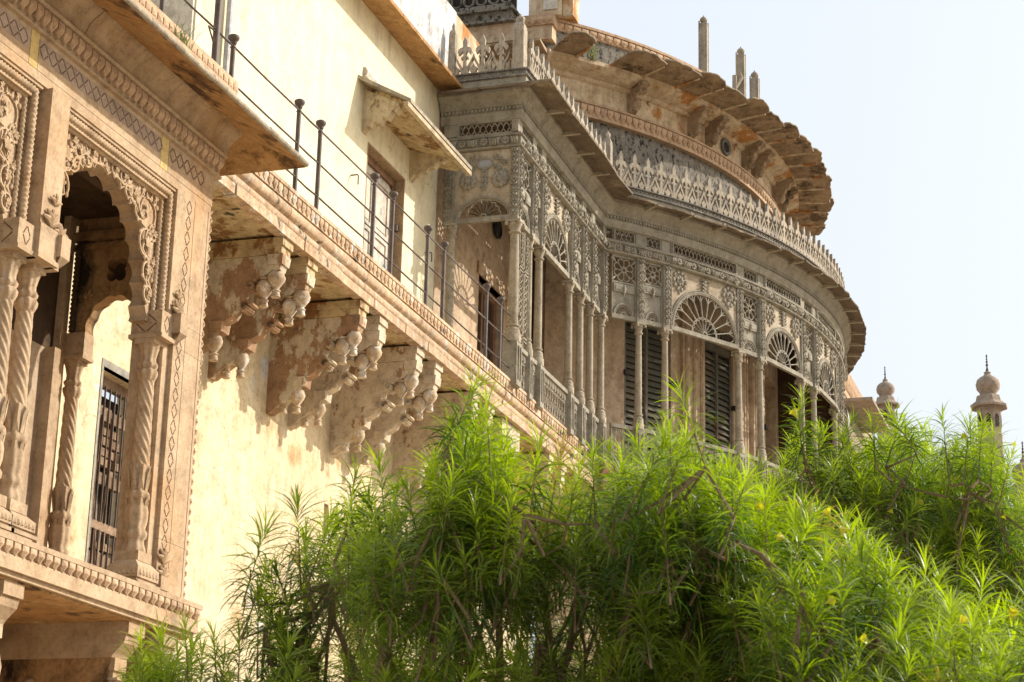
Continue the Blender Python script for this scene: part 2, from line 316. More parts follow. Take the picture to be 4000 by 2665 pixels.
# window in lower wall (timber frame, iron bars, loose wooden laths)
W = part('window', MB().box(15.72, 15.79, WY + .16, WY + .22, 3.0, 5.10).box(16.65, 16.72, WY + .16, WY + .22, 3.0, 5.10).box(15.79, 16.65, WY + .16, WY + .22, 5.0, 5.10).box(15.79, 16.65, WY + .14, WY + .22, 3.66, 3.74), 'wood', B, label='old barred window with broken laths')
bar = MB().lathe([(.009, 0), (.009, 1.26)], n=6).mesh('bar', M['rail'])
bar2 = MB().lathe([(.009, 0), (.009, .66)], n=6).mesh('bar', M['rail'])
for i in range(9):
    link('bar', bar, W, (15.83 + i * .095, WY + .13, 3.74)); link('bar', bar2, W, (15.83 + i * .095, WY + .13, 3.0))
for i in range(8):
    x = 15.82 + rnd.random() * .75; t = rnd.uniform(-.16, .16); z = rnd.uniform(3.0, 3.5)
    part('lath', MB().tube([(x, WY + .15, z), (x + t * .4, WY + .155, z + .6), (x + t, WY + .15, z + 1.25)], .013, 4), 'wood', W)
part('window_lining', MB().box(15.8, 16.65, WY + .34, WY + .36, 3.0, 5.0), 'dark', W)
fillb = MB().box(-.07, .07, -.02, .02, 0, .075).mesh('brick', M['brickdark'])
for r_ in range(14):
    for c_ in range(5): 
        if rnd.random() < .8: link('brick', fillb, W, (15.9 + c_ * .16 + (r_ % 2) * .07, WY + .27 + rnd.uniform(-.02, .02), 3.05 + r_ * .095 + (0.5 if r_ > 5 else 0)))
for z in (3.35, 4.1, 4.7): part('sash_board', MB().box(15.79, 16.65, WY + .18, WY + .21, z, z + .11), 'wood', W)
part('window_surround', wall_holes(MB(), 15.685, 16.78, 3.0, 5.17, WY - .008, WY + .06, [(15.72, 16.72, 3.0, 5.10)]), 'bluegrey', W)
# upper door
D_ = part('door', MB().box(21.72, 21.80, WY + .13, WY + .19, 7.2, 9.62).box(22.92, 23.0, WY + .13, WY + .19, 7.2, 9.62).box(21.72, 23.0, WY + .13, WY + .19, 9.62, 9.72), 'frame', B, label='double door in faded blue and white paint')
for x0, x1 in ((21.80, 22.355), (22.365, 22.92)):
    lf = part('door_leaf', MB().box(x0, x1, WY + .17, WY + .19, 7.2, 9.62), 'doorwood', D_)
    for z0, z1 in ((7.35, 8.0), (8.12, 8.75), (8.87, 9.5)):
        part('door_panel', wall_holes(MB(), x0, x1, z0 - .07, z1 + .07, WY + .15, WY + .1705, [(x0 + .09, x1 - .09, z0, z1)]).box(x0 + .12, x1 - .12, WY + .16, WY + .1702, z0 + .03, z1 - .03), 'doorwood', D_)
part('door_reveal', MB().box(21.699, 21.72, WY - .004, WY + .34, 7.2, 9.74).box(23.0, 23.022, WY - .004, WY + .34, 7.2, 9.74).box(21.72, 23.0, WY - .004, WY + .34, 9.72, 9.742), 'reveal', D_)
part('latch', MB().box(22.93, 23.03, WY + .05, WY + .2, 9.0, 9.08).box(22.93, 23.03, WY + .05, WY + .2, 7.75, 7.83), 'rail', D_)
# canopy over the door
Cn = part('door_canopy', MB().add([(21.28, WY, 10.47), (23.9, WY, 10.47), (23.80, 8.45, 10.15), (21.46, 8.45, 10.15), (21.28, WY, 10.42), (23.9, WY, 10.42), (23.80, 8.45, 10.10), (21.46, 8.45, 10.10)],
      [(0, 1, 2, 3), (4, 5, 6, 7), (0, 1, 5, 4), (1, 2, 6, 5), (2, 3, 7, 6), (3, 0, 4, 7)]), 'chajja_edge', B, label='sloping stone canopy over the upper door')
part('coping_roll', MB().tube([(21.45, WY + .02, 10.58), (23.7, WY + .02, 10.58)], .08, 8), 'creamside', Cn)
part('canopy_soffit', MB().yz([(WY, 10.418), (8.55, 10.145), (8.55, 10.09), (8.62, 10.05), (WY, 10.2)], 21.50, 23.66), 'soffit', Cn)
for x in (21.48, 23.16):
    part('canopy_bracket', MB().yz([(WY, 10.36), (8.62, 10.12), (8.60, 10.05), (8.66, 10.0), (8.70, 10.03), (8.76, 9.93), (8.82, 9.95), (8.86, 9.87), (8.93, 9.90), (8.97, 9.83), (9.03, 9.86), (WY, 9.78)], x, x + .13), 'canopystone', Cn)
part('canopy_board', MB().box(21.40, 23.82, 8.46, 8.52, 10.03, 10.09), 'canopystone', Cn)
# main eave slabs
xs = [17.0, 18.4, 19.9, 21.69, 23.0, 24.12]
for i in range(len(xs) - 1):
    dz = rnd.uniform(-.006, .006); a, b = xs[i] + .006, xs[i + 1] - .006
    part('eave_slab', MB().add([(a, 8.69, 11.40 + dz), (b, 8.69, 11.40 + dz), (b, WY, 11.49), (a, WY, 11.49), (a, 8.69, 11.45 + dz), (b, 8.69, 11.45 + dz), (b, WY, 11.56), (a, WY, 11.56)],
         [(0, 1, 2, 3), (4, 5, 6, 7), (0, 1, 5, 4), (1, 2, 6, 5), (2, 3, 7, 6), (3, 0, 4, 7)]), 'sand_soffit', B)
part('parapet', MB().box(16.97, 24.62, WY - .05, WY + .3, 11.50, 12.90), 'whitewash', B, label='streaky whitewashed parapet wall')
part('parapet_end', MB().box(24.63, 25.75, WY - .02, WY + .3, 11.5, 12.92), 'drum', B, label='weathered bare end of the parapet')
for x, z in ((21.26, 9.02), (24.0, 9.02 - .95), (20.0, 10.9)):
    pass
for x, z in ((21.22, 9.10), (23.85, 9.0), (24.6, 7.75)):
    part('wall_hook', MB().tube([(x, WY, z), (x, WY - .09, z), (x, WY - .10, z - .02), (x, WY - .10, z - .13)], .010, 5), 'rail', B)
# wall of the deep arcade behind gallery wing
part('gallery_back_wall', wall_holes(MB(), 24.22, 29.2, 7.2, 11.5, WY, WY + .35, [(26.08, 27.25, 7.2, 9.44)]), 'orange', B, label='peeling orange wall behind the gallery')
Gd = part('gallery_door', MB().box(26.08, 26.17, WY + .12, WY + .2, 7.2, 9.44).box(27.16, 27.25, WY + .12, WY + .2, 7.2, 9.44).box(26.17, 27.16, WY + .12, WY + .2, 9.33, 9.44).box(26.60, 26.68, WY + .13, WY + .2, 7.2, 9.33), 'frame', B, label='brown glazed door behind the gallery')
part('pane', MB().box(26.17, 26.60, WY + .17, WY + .18, 7.9, 9.33).box(26.68, 27.16, WY + .17, WY + .18, 7.9, 9.33), 'dark', Gd)
part('lintel', MB().box(25.98, 27.4, WY - .03, WY + .1, 9.44, 9.62), 'fascia', Gd)
part('round_vent', MB().lathe([(.14, 0), (.16, .01), (.16, .04), (.13, .05), (.12, .02)], n=18), 'black', B).matrix_basis = Matrix.Translation((26.75, WY - .02, 10.38)) @ Matrix.Rotation(pi / 2, 4, 'X')
part('drain_pipe', MB().tube([(17.60, WY - .06, 7.2), (17.60, WY - .06, 9.95)], .035, 8).tube([(17.60, WY - .06, 9.9), (17.60, WY - .06, 9.95), (17.6, WY - .06, 11.3)], .026, 8), 'pipe', B)

# ------------------------------------------------------------------ long balcony
BA = thing('balcony', 'long stone balcony on paired scroll corbels running along the yellow wall', 'balcony', (20, 8.5, 6.8))
BX0, BX1 = 15.12, 28.55
PATH_R = 9.18; C0 = (35.0, 14.5)
def cp(th, r): return (C0[0] + r * cos(R(th)), C0[1] + r * sin(R(th)))
x = BX0; k = 0
while x < BX1:
    L = rnd.uniform(.62, 1.05); x1 = min(BX1, x + L)
    dy = rnd.uniform(-.012, .012)
    part('fascia_stone', MB().box(x + .004, x1 - .004, 8.0 + dy, 8.12, 6.77 + rnd.uniform(-.006, .006), 6.875), 'fascia', BA)
    x = x1
for i, (xa, xb) in enumerate(((15.12, 17.16), (17.17, 19.2), (19.21, 20.9), (20.91, 22.9), (22.91, 24.9), (24.91, 26.8), (26.81, 28.9))):
    part('floor_slab', MB().box(xa, xb, 8.13, WY, 6.80, 7.2), 'soffit', BA)
    prof = [(0.0, 6.88), (-.012, 6.89), (-.018, 6.93), (-.010, 6.955), (.006, 6.965), (.006, 6.98), (-.025, 6.995), (-.040, 7.02), (-.045, 7.06), (-.030, 7.09), (-.010, 7.11), (.12, 7.11), (.12, 6.88)]
    part('moulding', MB().yz([(8.02 + d, z) for d, z in prof], xa, xb), 'fascia', BA, smooth=50)
    part('cornice_strip', MB().box(xa, xb, 7.955, 8.12, 7.225, 7.262).box(xa, xb, 7.985, 8.12, 7.112, 7.225), 'fascia', BA)
pm = petal_mesh('petal', .100, .108, .020, 'fascia')
petal_row(BA, pm, (15.2, 7.985), (28.5, 7.985), 7.225, .115, 0, skip=(79, 80, 88, 89, 90))
# paired corbels
def curl(mb, cx, cy, x0, x1, r, m_):
    pts = []
    for i in range(15):
        t = i / 14 * 2.2 * pi; rr = r * (1 - .62 * i / 14)
        pts.append((cy - rr * cos(t + 2.3), cx + rr * sin(t + 2.3)))
    inner = [(a * .96 + cy * .04, b * .96 + cx * .04) for a, b in pts]
    return pts
def corbel(x, wdt, body, big=1.0, label=None):
    z0 = 6.77
    K = part('corbel', MB().yz([(8.10, z0 - .17), (8.10, z0 - .28), (8.16, z0 - .33), (8.22, z0 - .36), (8.34, z0 - .42), (8.46, z0 - .52), (8.50, z0 - .66), (8.56, z0 - .78), (8.68, z0 - .84), (8.70, z0 - .90), (8.74, z0 - .98), (8.86, z0 - 1.06), (8.98, z0 - 1.14), (9.06, z0 - 1.20), (WY, z0 - 1.20), (WY, z0 - .17)], x, x + wdt), body, BA, label=label)
    part('corbel_cap', MB().box(x - .05, x + wdt + .05, 8.035, WY, z0 - .085, z0 - .003).box(x - .03, x + wdt + .03, 8.055, WY, z0 - .165, z0 - .086), 'soffit' if body == 'peel' else 'peelpale', K)
    part('corbel_block', MB().tbox(x - .015, x + wdt + .015, 8.05, 8.20, z0 - .27, z0 - .168, -.01).tbox(x + .01, x + wdt - .01, 8.08, 8.19, z0 - .33, z0 - .272, -.012), body, K)
    part('corbel_block', MB().tbox(x - .015, x + wdt + .015, 8.665, 8.79, z0 - .92, z0 - .82, -.01), body, K)
    for yy, zz, r_, kk in ((8.14, -.385, .07, 1), (8.265, -.475, .066, 0), (8.77, -.995, .066, 1), (8.93, -.99, .06, 0)):
        s_ = rnd.uniform(.95, 1.05)
        part('pendant', MB().lathe([(.018, .085), (.045, .082), (.05, .072), (.03, .062), (.052 * r_ / .07, .045), (r_ * .98, .0), (r_ * .9, -.035), (.038, -.078), (.024, -.10), (.024, -.112), (.034, -.118), (.036, -.128), (.028, -.135), (.036, -.18), (.03, -.185)], n=12), 'knob', K,
             (x + wdt / 2, yy, z0 + zz), smooth=50).scale = (s_ * 1.3, s_ * 1.3, 1.12)
    def scroll(cy, cz, r_, a0):
        pts = [(x + wdt / 2, cy + r_ * (1 - .6 * i / 12) * cos(a0 - i * .5), cz + r_ * (1 - .6 * i / 12) * sin(a0 - i * .5)) for i in range(13)]
        mb = MB()
        for j in range(12):
            (_, y0, q0), (_, y1, q1) = pts[j], pts[j + 1]
            nx, nz = -(q1 - q0), (y1 - y0); L = math.hypot(nx, nz); nx /= L; nz /= L; h = .014
            mb.yz([(y0 - nx * h, q0 - nz * h), (y1 - nx * h, q1 - nz * h), (y1 + nx * h, q1 + nz * h), (y0 + nx * h, q0 + nz * h)], x - .022, x + wdt + .022)
        return part('scroll', mb, body, K)
    scroll(8.39, z0 - .46, .068, 2.6); scroll(8.44, z0 - .68, .070, 3.0)
    mb = MB()
    for pa in ([(8.40, z0 - .505), (8.455, z0 - .56), (8.475, z0 - .63)], [(8.475, z0 - .725), (8.53, z0 - .79), (8.62, z0 - .835)]):
        for (ya, za), (yb, zb) in zip(pa, pa[1:]): mb.tube([(x + wdt / 2, ya, za), (x + wdt / 2, yb, zb)], wdt * .62, 4, flat=1)
    return K
CX = [(17.18, 'peel', 'brown corbel, first beside the sandstone oriel'), (17.80, 'peel', None), (19.22, 'peel', 'corbel with half flaked brown paint'), (19.80, 'peelpale', None), (20.98, 'peelpale', None), (21.62, 'peelpale', None), (23.0, 'peelpale', None), (23.6, 'peelpale', None), (26.3, 'peelpale', None), (26.9, 'peelpale', None)]
for x, b_, lb in CX: corbel(x, .15, b_, label=lb)
big = part('pier_bracket', MB().yz([(8.06, 6.75), (8.06, 6.45), (8.25, 6.2), (8.35, 5.9), (8.32, 5.6), (8.5, 5.3), (8.62, 5.1), (8.62, 4.8), (8.85, 4.4), (WY, 4.1), (WY, 6.75)], 24.2, 24.95), 'peelpale', BA, label='wide pier bracket under the gallery corner')

# ------------------------------------------------------------------ iron railing
RL = thing('iron_railing', 'thin dark iron railing with ball topped posts along the balcony', 'railing', (20, 8, 7.2))
postm = MB().lathe([(.024, 0), (.024, .92), (.030, .925), (.030, .935), (.022, .94), (.022, .955), (.026, .957), (.032, .97), (.034, .985)], n=10).mesh('post', M['rail'], 40)
finm = MB().lathe([(.020, -.02), (.024, 0), (.034, .012), (.050, .03), (.056, .05), (.053, .066), (.035, .078), (.012, .083)], n=14).mesh('finial', M['rail'], 50)
PX = [15.70, 17.25, 17.80, 19.33, 19.90, 21.05, 21.62, 23.25, 23.82, 24.54, 14.29]
for x in PX:
    p = link('post', postm, RL, (x, 8.0, 7.22)); link('finial', finm, p, (x, 8.0, 7.22 + .98))
tall = part('tall_post', MB().tube([(15.34, 8.0, 7.3), (15.34, 8.0, 9.2)], .032, 10).tube([(15.34, 8.0, 8.14), (15.18, 8.0, 8.13), (15.17, 7.99, 8.11), (15.34, 8, 7.97)], .009, 6).tube([(15.34, 8.0, 7.76), (15.16, 8.0, 7.75), (15.15, 7.99, 7.73), (15.34, 8, 7.60)], .009, 6), 'rail', RL, smooth=60)
for z in (8.165, 7.80, 7.44):
    pts = [(12.0, 8.0, z)]
    xs_ = [14.29, 15.34, 15.70, 17.25, 17.80, 19.33, 19.90, 21.05, 21.62, 23.25, 23.82, 24.54]
    for a, b in zip(xs_, xs_[1:]):
        pts += [(a, 8.0, z), ((a + b) / 2, 8.0, z - rnd.uniform(.0, .012))]
    pts.append((24.54, 8.0, z))
    part('rail', MB().tube(pts, .0105, 6), 'rail', RL, smooth=60)

# ------------------------------------------------------------------ sandstone oriel (left)
O = thing('stone_oriel', 'carved sandstone oriel window with cusped arches and spiral columns at the left', 'oriel', (13, 8.4, 2.5))
OY = 7.75
# floor
for xa, xb in ((9.0, 11.62), (11.625, 14.53), (14.535, 15.20)):
    part('ledge_stone', MB().box(xa, xb, 7.66, 9.09, 2.722, 2.762).box(xa, xb, 7.70, 9.09, 2.632, 2.722), 'sand', O)
for xa, xb in ((9.0, 11.9), (11.91, 14.6), (14.605, 15.18)):
    part('fascia_stone', MB().box(xa, xb, 7.685, 9.09, 2.525, 2.631).box(xa, xb, 7.72, 9.09, 2.488, 2.524), 'sand', O)
pmO = petal_mesh('petal', .096, .10, .035, 'petal')
petal_row(O, pmO, (9.6, 7.70), (15.18, 7.70), 2.722, .11, 0)
part('soffit', MB().box(9, 15.15, 7.76, 9.09, 2.47, 2.487), 'sand_soffit', O)
# body below
def oriel_bracket(x, wd):
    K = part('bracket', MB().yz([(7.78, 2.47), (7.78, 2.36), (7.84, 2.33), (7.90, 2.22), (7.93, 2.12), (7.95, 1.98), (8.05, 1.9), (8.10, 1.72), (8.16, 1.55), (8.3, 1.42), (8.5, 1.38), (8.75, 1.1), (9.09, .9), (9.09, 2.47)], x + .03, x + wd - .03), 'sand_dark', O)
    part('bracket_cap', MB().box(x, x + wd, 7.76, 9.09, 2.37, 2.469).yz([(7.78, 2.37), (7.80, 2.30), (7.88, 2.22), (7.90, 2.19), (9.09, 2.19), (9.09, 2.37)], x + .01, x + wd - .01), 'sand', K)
    part('bracket_block', MB().box(x + .04, x + wd - .04, 7.88, 8.1, 2.09, 2.19).box(x + .06, x + wd - .06, 7.90, 8.05, 2.03, 2.09), 'sand', K)
    part('lotus_drop', MB().lathe([(.03, .10), (.085, .09), (.09, .07), (.07, .06), (.105, .02), (.125, -.06), (.12, -.13), (.09, -.20), (.05, -.27), (.035, -.32), (.012, -.36)], n=32, rib=9, amp=.07, twist=3), 'sand', K, (x + wd / 2, 7.95, 1.95), smooth=50)
    mb = MB()
    mb.tube([(x + wd / 2, 8.26, 2.0), (x + wd / 2, 8.22, 1.8), (x + wd / 2, 8.30, 1.55), (x + wd / 2, 8.42, 1.4), (x + wd / 2, 8.5, 1.45)], [.06, .10, .13, .11, .06], 12, rib=6, amp=.08)
    part('lotus_bud', mb, 'sand', K, smooth=50)
    mb = MB()
    for i in range(7): 
        zc = 2.0 - i * .13
        mb.ball((x + .02, 8.62 + (i % 2) * .05, zc), .05, 7, 4, 1.0, .9)
    part('leaf_scroll', mb, 'sand', K, smooth=50)
oriel_bracket(12.30, .27); oriel_bracket(14.14, .27); oriel_bracket(14.72, .27)
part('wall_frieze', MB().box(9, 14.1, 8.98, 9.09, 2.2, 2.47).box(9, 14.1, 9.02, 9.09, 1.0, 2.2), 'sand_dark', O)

# spiral columns
def column_parts(parent, x, y, zb, zt, s=1.0):
    c = (x, y, 0)
    H = zt - zb
    P = part('column', MB().lathe([((.092 - .018 * i / 90) * s, zb + .95 + (H - 1.29) * i / 90) for i in range(91)], c, 48, 8, .09, 62), 'sand', parent, smooth=75)
    part('column_base', MB().lathe([(.10 * s, zb + .25), (.125 * s, zb + .27), (.118 * s, zb + .33), (.10 * s, zb + .37), (.10 * s, zb + .40), (.122 * s, zb + .42), (.125 * s, zb + .46), (.10 * s, zb + .49), (.118 * s, zb + .55), (.122 * s, zb + .63), (.105 * s, zb + .70), (.10 * s, zb + .72), (.125 * s, zb + .74), (.12 * s, zb + .78), (.095 * s, zb + .80), (.088 * s, zb + .84), (.108 * s, zb + 1.0), (.09 * s, zb + 1.02)], c, 40, 8, .07), 'sand', P, smooth=50)
    mb = MB()
    for i in range(8):
        t = 2 * pi * i / 8
        for r0, z0, h, rr in ((.098, zb + .80, .22, .03), (.10, zb + .62, .15, .03)):
            mb.add([(x + (r0 * s) * cos(t - .32), y + (r0 * s) * sin(t - .32), z0), (x + (r0 * s) * cos(t + .32), y + (r0 * s) * sin(t + .32), z0), (x + (r0 + .014) * s * cos(t + .25), y + (r0 + .014) * s * sin(t + .25), z0 + h * .6), (x + (r0 + .035) * s * cos(t), y + (r0 + .035) * s * sin(t), z0 + h), (x + (r0 + .014) * s * cos(t - .25), y + (r0 + .014) * s * sin(t - .25), z0 + h * .6), (x + (r0 + .022) * s * cos(t), y + (r0 + .022) * s * sin(t), z0 + h * .4)],
                   [(0, 1, 5), (1, 2, 5), (2, 3, 5), (3, 4, 5), (4, 0, 5)])
    part('lotus_leaves', mb, 'sand', P)
    part('capital', MB().lathe([(.065 * s, zt - .36), (.085 * s, zt - .34), (.105 * s, zt - .30), (.108 * s, zt - .27), (.085 * s, zt - .25), (.10 * s, zt - .23), (.103 * s, zt - .21), (.08 * s, zt - .19), (.078 * s, zt - .15), (.095 * s, zt - .09), (.115 * s, zt - .04)], c, 40, 8, .08).box(x - .115 * s, x + .115 * s, y - .115 * s, y + .115 * s, zt - .045, zt), 'sand', P, smooth=45)
    return P
def base_block(x0, x1, y0, y1, z0, h):
    B_ = part('column_plinth', MB().box(x0 - .03, x1 + .03, y0 - .03, y1, z0, z0 + h * .16).box(x0, x1, y0, y1, z0 + h * .16, z0 + h * .30).box(x0 - .015, x1 + .015, y0 - .015, y1, z0 + h * .30, z0 + h * .74).tbox(x0 - .012, x1 + .012, y0 - .012, y1, z0 + h * .74, z0 + h, .05), 'sand', O)
    mb = MB()
    for i in range(6):
        a = x0 + (x1 - x0) * (i + .5) / 6; mb.add([(a - .02, y0 - .016, z0 + h * .40), (a + .02, y0 - .016, z0 + h * .40), (a, y0 - .016, z0 + h * .65), (a, y0 - .03, z0 + h * .45)], [(0, 1, 3), (1, 2, 3), (2, 0, 3)])
        b = y0 + (y1 - y0) * (i + .5) / 6; mb.add([(x0 - .016, b - .02, z0 + h * .40), (x0 - .016, b + .02, z0 + h * .40), (x0 - .016, b, z0 + h * .65), (x0 - .03, b, z0 + h * .45)], [(0, 1, 3), (1, 2, 3), (2, 0, 3)])
    part('carved_teeth', mb, 'sand', B_, kind='stuff')
    return B_
for x in (14.33, 12.41, 12.13, 10.21):
    column_parts(O, x, 7.88, 2.76, 4.84, .80)
    base_block(x - (.17 if x in (14.33, 12.13) else .135), x + (.16 if x in (14.33, 12.41) else .125), 7.74, 8.0, 2.801 if x < 13 else 2.762, .17 if x < 13 else .21)
    part('column_plinth', MB().box(x - .115, x + .115, 7.77, 7.99, 2.97, 3.05), 'sand', O)
part('column_plinth', MB().box(9.9, 12.55, 7.72, 8.02, 2.763, 2.80), 'sand', O)
def diamond_lines(mb, x, y, z, hw, hh, t=.0045, face='y'):
    pts = [(x - hw, z), (x, z + hh), (x + hw, z), (x, z - hh)]
    for (a, b), (c, d) in zip(pts, pts[1:] + pts[:1]):
        a2, b2, c2, d2 = a + (c - a) * .08, b + (d - b) * .08, a + (c - a) * .92, b + (d - b) * .92
        L = math.hypot(c2 - a2, d2 - b2); nx, nz = -(d2 - b2) / L * t, (c2 - a2) / L * t
        q = [(a2 - nx, b2 - nz), (c2 - nx, d2 - nz), (c2 + nx, d2 + nz), (a2 + nx, b2 + nz)]
        if face == 'y': mb.xz(q, y, y + .01)
        else: mb.yz(q, y, y + .01)
# capital blocks
for x0, x1 in ((14.25, 14.44), (12.0, 12.225), (12.475, 12.54), (10.1, 10.3)):
    q = part('capital_block', MB().box(x0, x1, 7.74, 8.02, 4.86, 5.08).box(x0 - .02, x1 + .02, 7.72, 8.03, 4.84, 4.875), 'sand', O)
    m_ = MB(); diamond_lines(m_, 7.88, x0 - .003, 4.975, .10, .085, face='x'); part('incised_diamond', m_, 'groove', q)
    m_ = MB(); diamond_lines(m_, (x0 + x1) / 2, 7.737, 4.975, .05, .075); part('incised_diamond', m_, 'groove', q)
q = part('capital_block', MB().box(12.226, 12.474, 7.70, 8.02, 4.86, 5.12).box(12.2, 12.49, 7.68, 8.03, 4.84, 4.875), 'sand', O)
def leafy(parent, x, z, y, s=1.0, n=5):
    mb = MB()
    for i in range(n):
        a = -1.1 + 2.2 * i / (n - 1)
        mb.tube([(x, y, z), (x + .05 * s * sin(a), y - .018, z + .05 * s * cos(a)), (x + .085 * s * sin(a * 1.25), y - .012, z + .085 * s * cos(a * 1.1))], [.012 * s, .017 * s, .006 * s], 6)
    return mb
for x in (14.46, 12.5):
    K = part('leaf_bracket', MB().box(x - .03, x + .10, 7.66, 7.75, 4.93, 5.10).add([(x - .03, 7.66, 4.93), (x + .1, 7.66, 4.93), (x + .03, 7.745, 4.84), (x + .05, 7.745, 4.84)], [(0, 1, 3, 2)]), 'sand', O)
    part('carved_leaf', leafy(K, x + .03, 5.1, 7.73, 1.3), 'sand', K, smooth=50)
# lower back jambs behind columns
part('jamb', MB().box(14.30, 14.42, 7.93, 8.03, 2.76, 4.86).box(14.44, 14.47, 7.80, 8.0, 2.76, 4.86), 'sand', O)
# end pier with diamonds
Pz = part('end_pier', MB().box(14.40, 14.50, 7.79, 8.05, 2.76, 4.86).box(14.50, 15.0, OY, 8.05, 2.76, 3.2).box(14.50, 15.0, OY, 8.05, 3.203, 4.845).box(14.46, 15.0, OY, 8.05, 4.848, 5.07).box(14.37, 15.0, OY, 8.05, 5.073, 6.265), 'sand', O)
mb = MB(); diamond_lines(mb, 0, 0, 0, .048, .068, .004); dme2 = mb.mesh('incised_diamond', M['groove']); z = 2.98
while z < 6.1: link('incised_diamond', dme2, Pz, (14.60, OY - .003, z + .066)); z += .139
part('incised_line', MB().box(14.70, 14.703, OY - .002, OY + .01, 2.9, 6.2), 'groove', Pz)
part('incised_line', MB().box(14.955, 14.962, OY - .002, OY + .01, 2.78, 6.2), 'groove', Pz)
part('rope_edge', MB().tube([(15.03, 7.80, 2.80 + i * .02) for i in range(173)], .042, 10, rib=1, amp=.28, twist=72), 'sand', Pz)
part('carved_leaf', leafy(Pz, 14.6, 3.02, 7.75, 1.4).merge(leafy(Pz, 14.6, 2.9, 7.75, 1.2)).box(14.53, 14.68, 7.715, 7.75, 2.79, 2.9), 'sand', Pz, smooth=50)
part('carved_leaf', leafy(Pz, 14.50, 5.14, 7.745, 1.2).merge(leafy(Pz, 14.5, 5.26, 7.745, .9, 3)), 'sand', Pz, smooth=50)
Pm = part('middle_pier', MB().box(12.235, 12.50, 7.715, 8.05, 5.12, 6.20), 'sand', O)
part('carved_leaf', leafy(Pm, 12.37, 5.14, 7.71, 1.5).merge(leafy(Pm, 12.40, 5.32, 7.71, 1.0, 3)), 'sand', Pm, smooth=50)
# cusped arches
def cusped(cx, hw, zs, za, n=7):
    pts = []
    N = 168
    for i in range(N + 1):
        t = pi * i / N                           # right springing to left springing
        c_, s_ = cos(t), sin(t)
        x = hw * (abs(c_) ** .85) * (1 if c_ > 0 else -1)
        z = (za - zs) * (s_ ** .95)
        pk = math.exp(-(abs(c_) / .16) ** 1.3) * .03
        ph = (1 - abs(t - pi / 2) / (pi / 2)) if False else abs(t - pi / 2) / (pi / 2)
        sc_ = .030 * (1 - abs(cos(pi * (ph * n)))) if ph > .0 else 0
        L = math.hypot(x, z) or 1
        bulge = .058 * abs(sin(pi * ph * n)) ** .75
        pts.append((cx + x * (1 + bulge / max(.3, L)), zs + z * (1 + bulge / max(.3, L)) + pk - (0 if ph * n > 1 else 0)))
    return pts
def palmette(mb, x, z, y, s, ang=0, n=5):
    for i in range(n):
        a = ang + (-1.25 + 2.5 * i / (n - 1)); L = s * (1 - .18 * abs(i - (n - 1) / 2))
        mb.tube([(x, y + .004, z), (x + L * .5 * sin(a), y - .012, z + L * .5 * cos(a)), (x + L * .85 * sin(a), y - .015, z + L * .85 * cos(a)), (x + L * sin(a), y - .002, z + L * cos(a))], [.008, s * .17, s * .15, .004], 6, flat=.38)
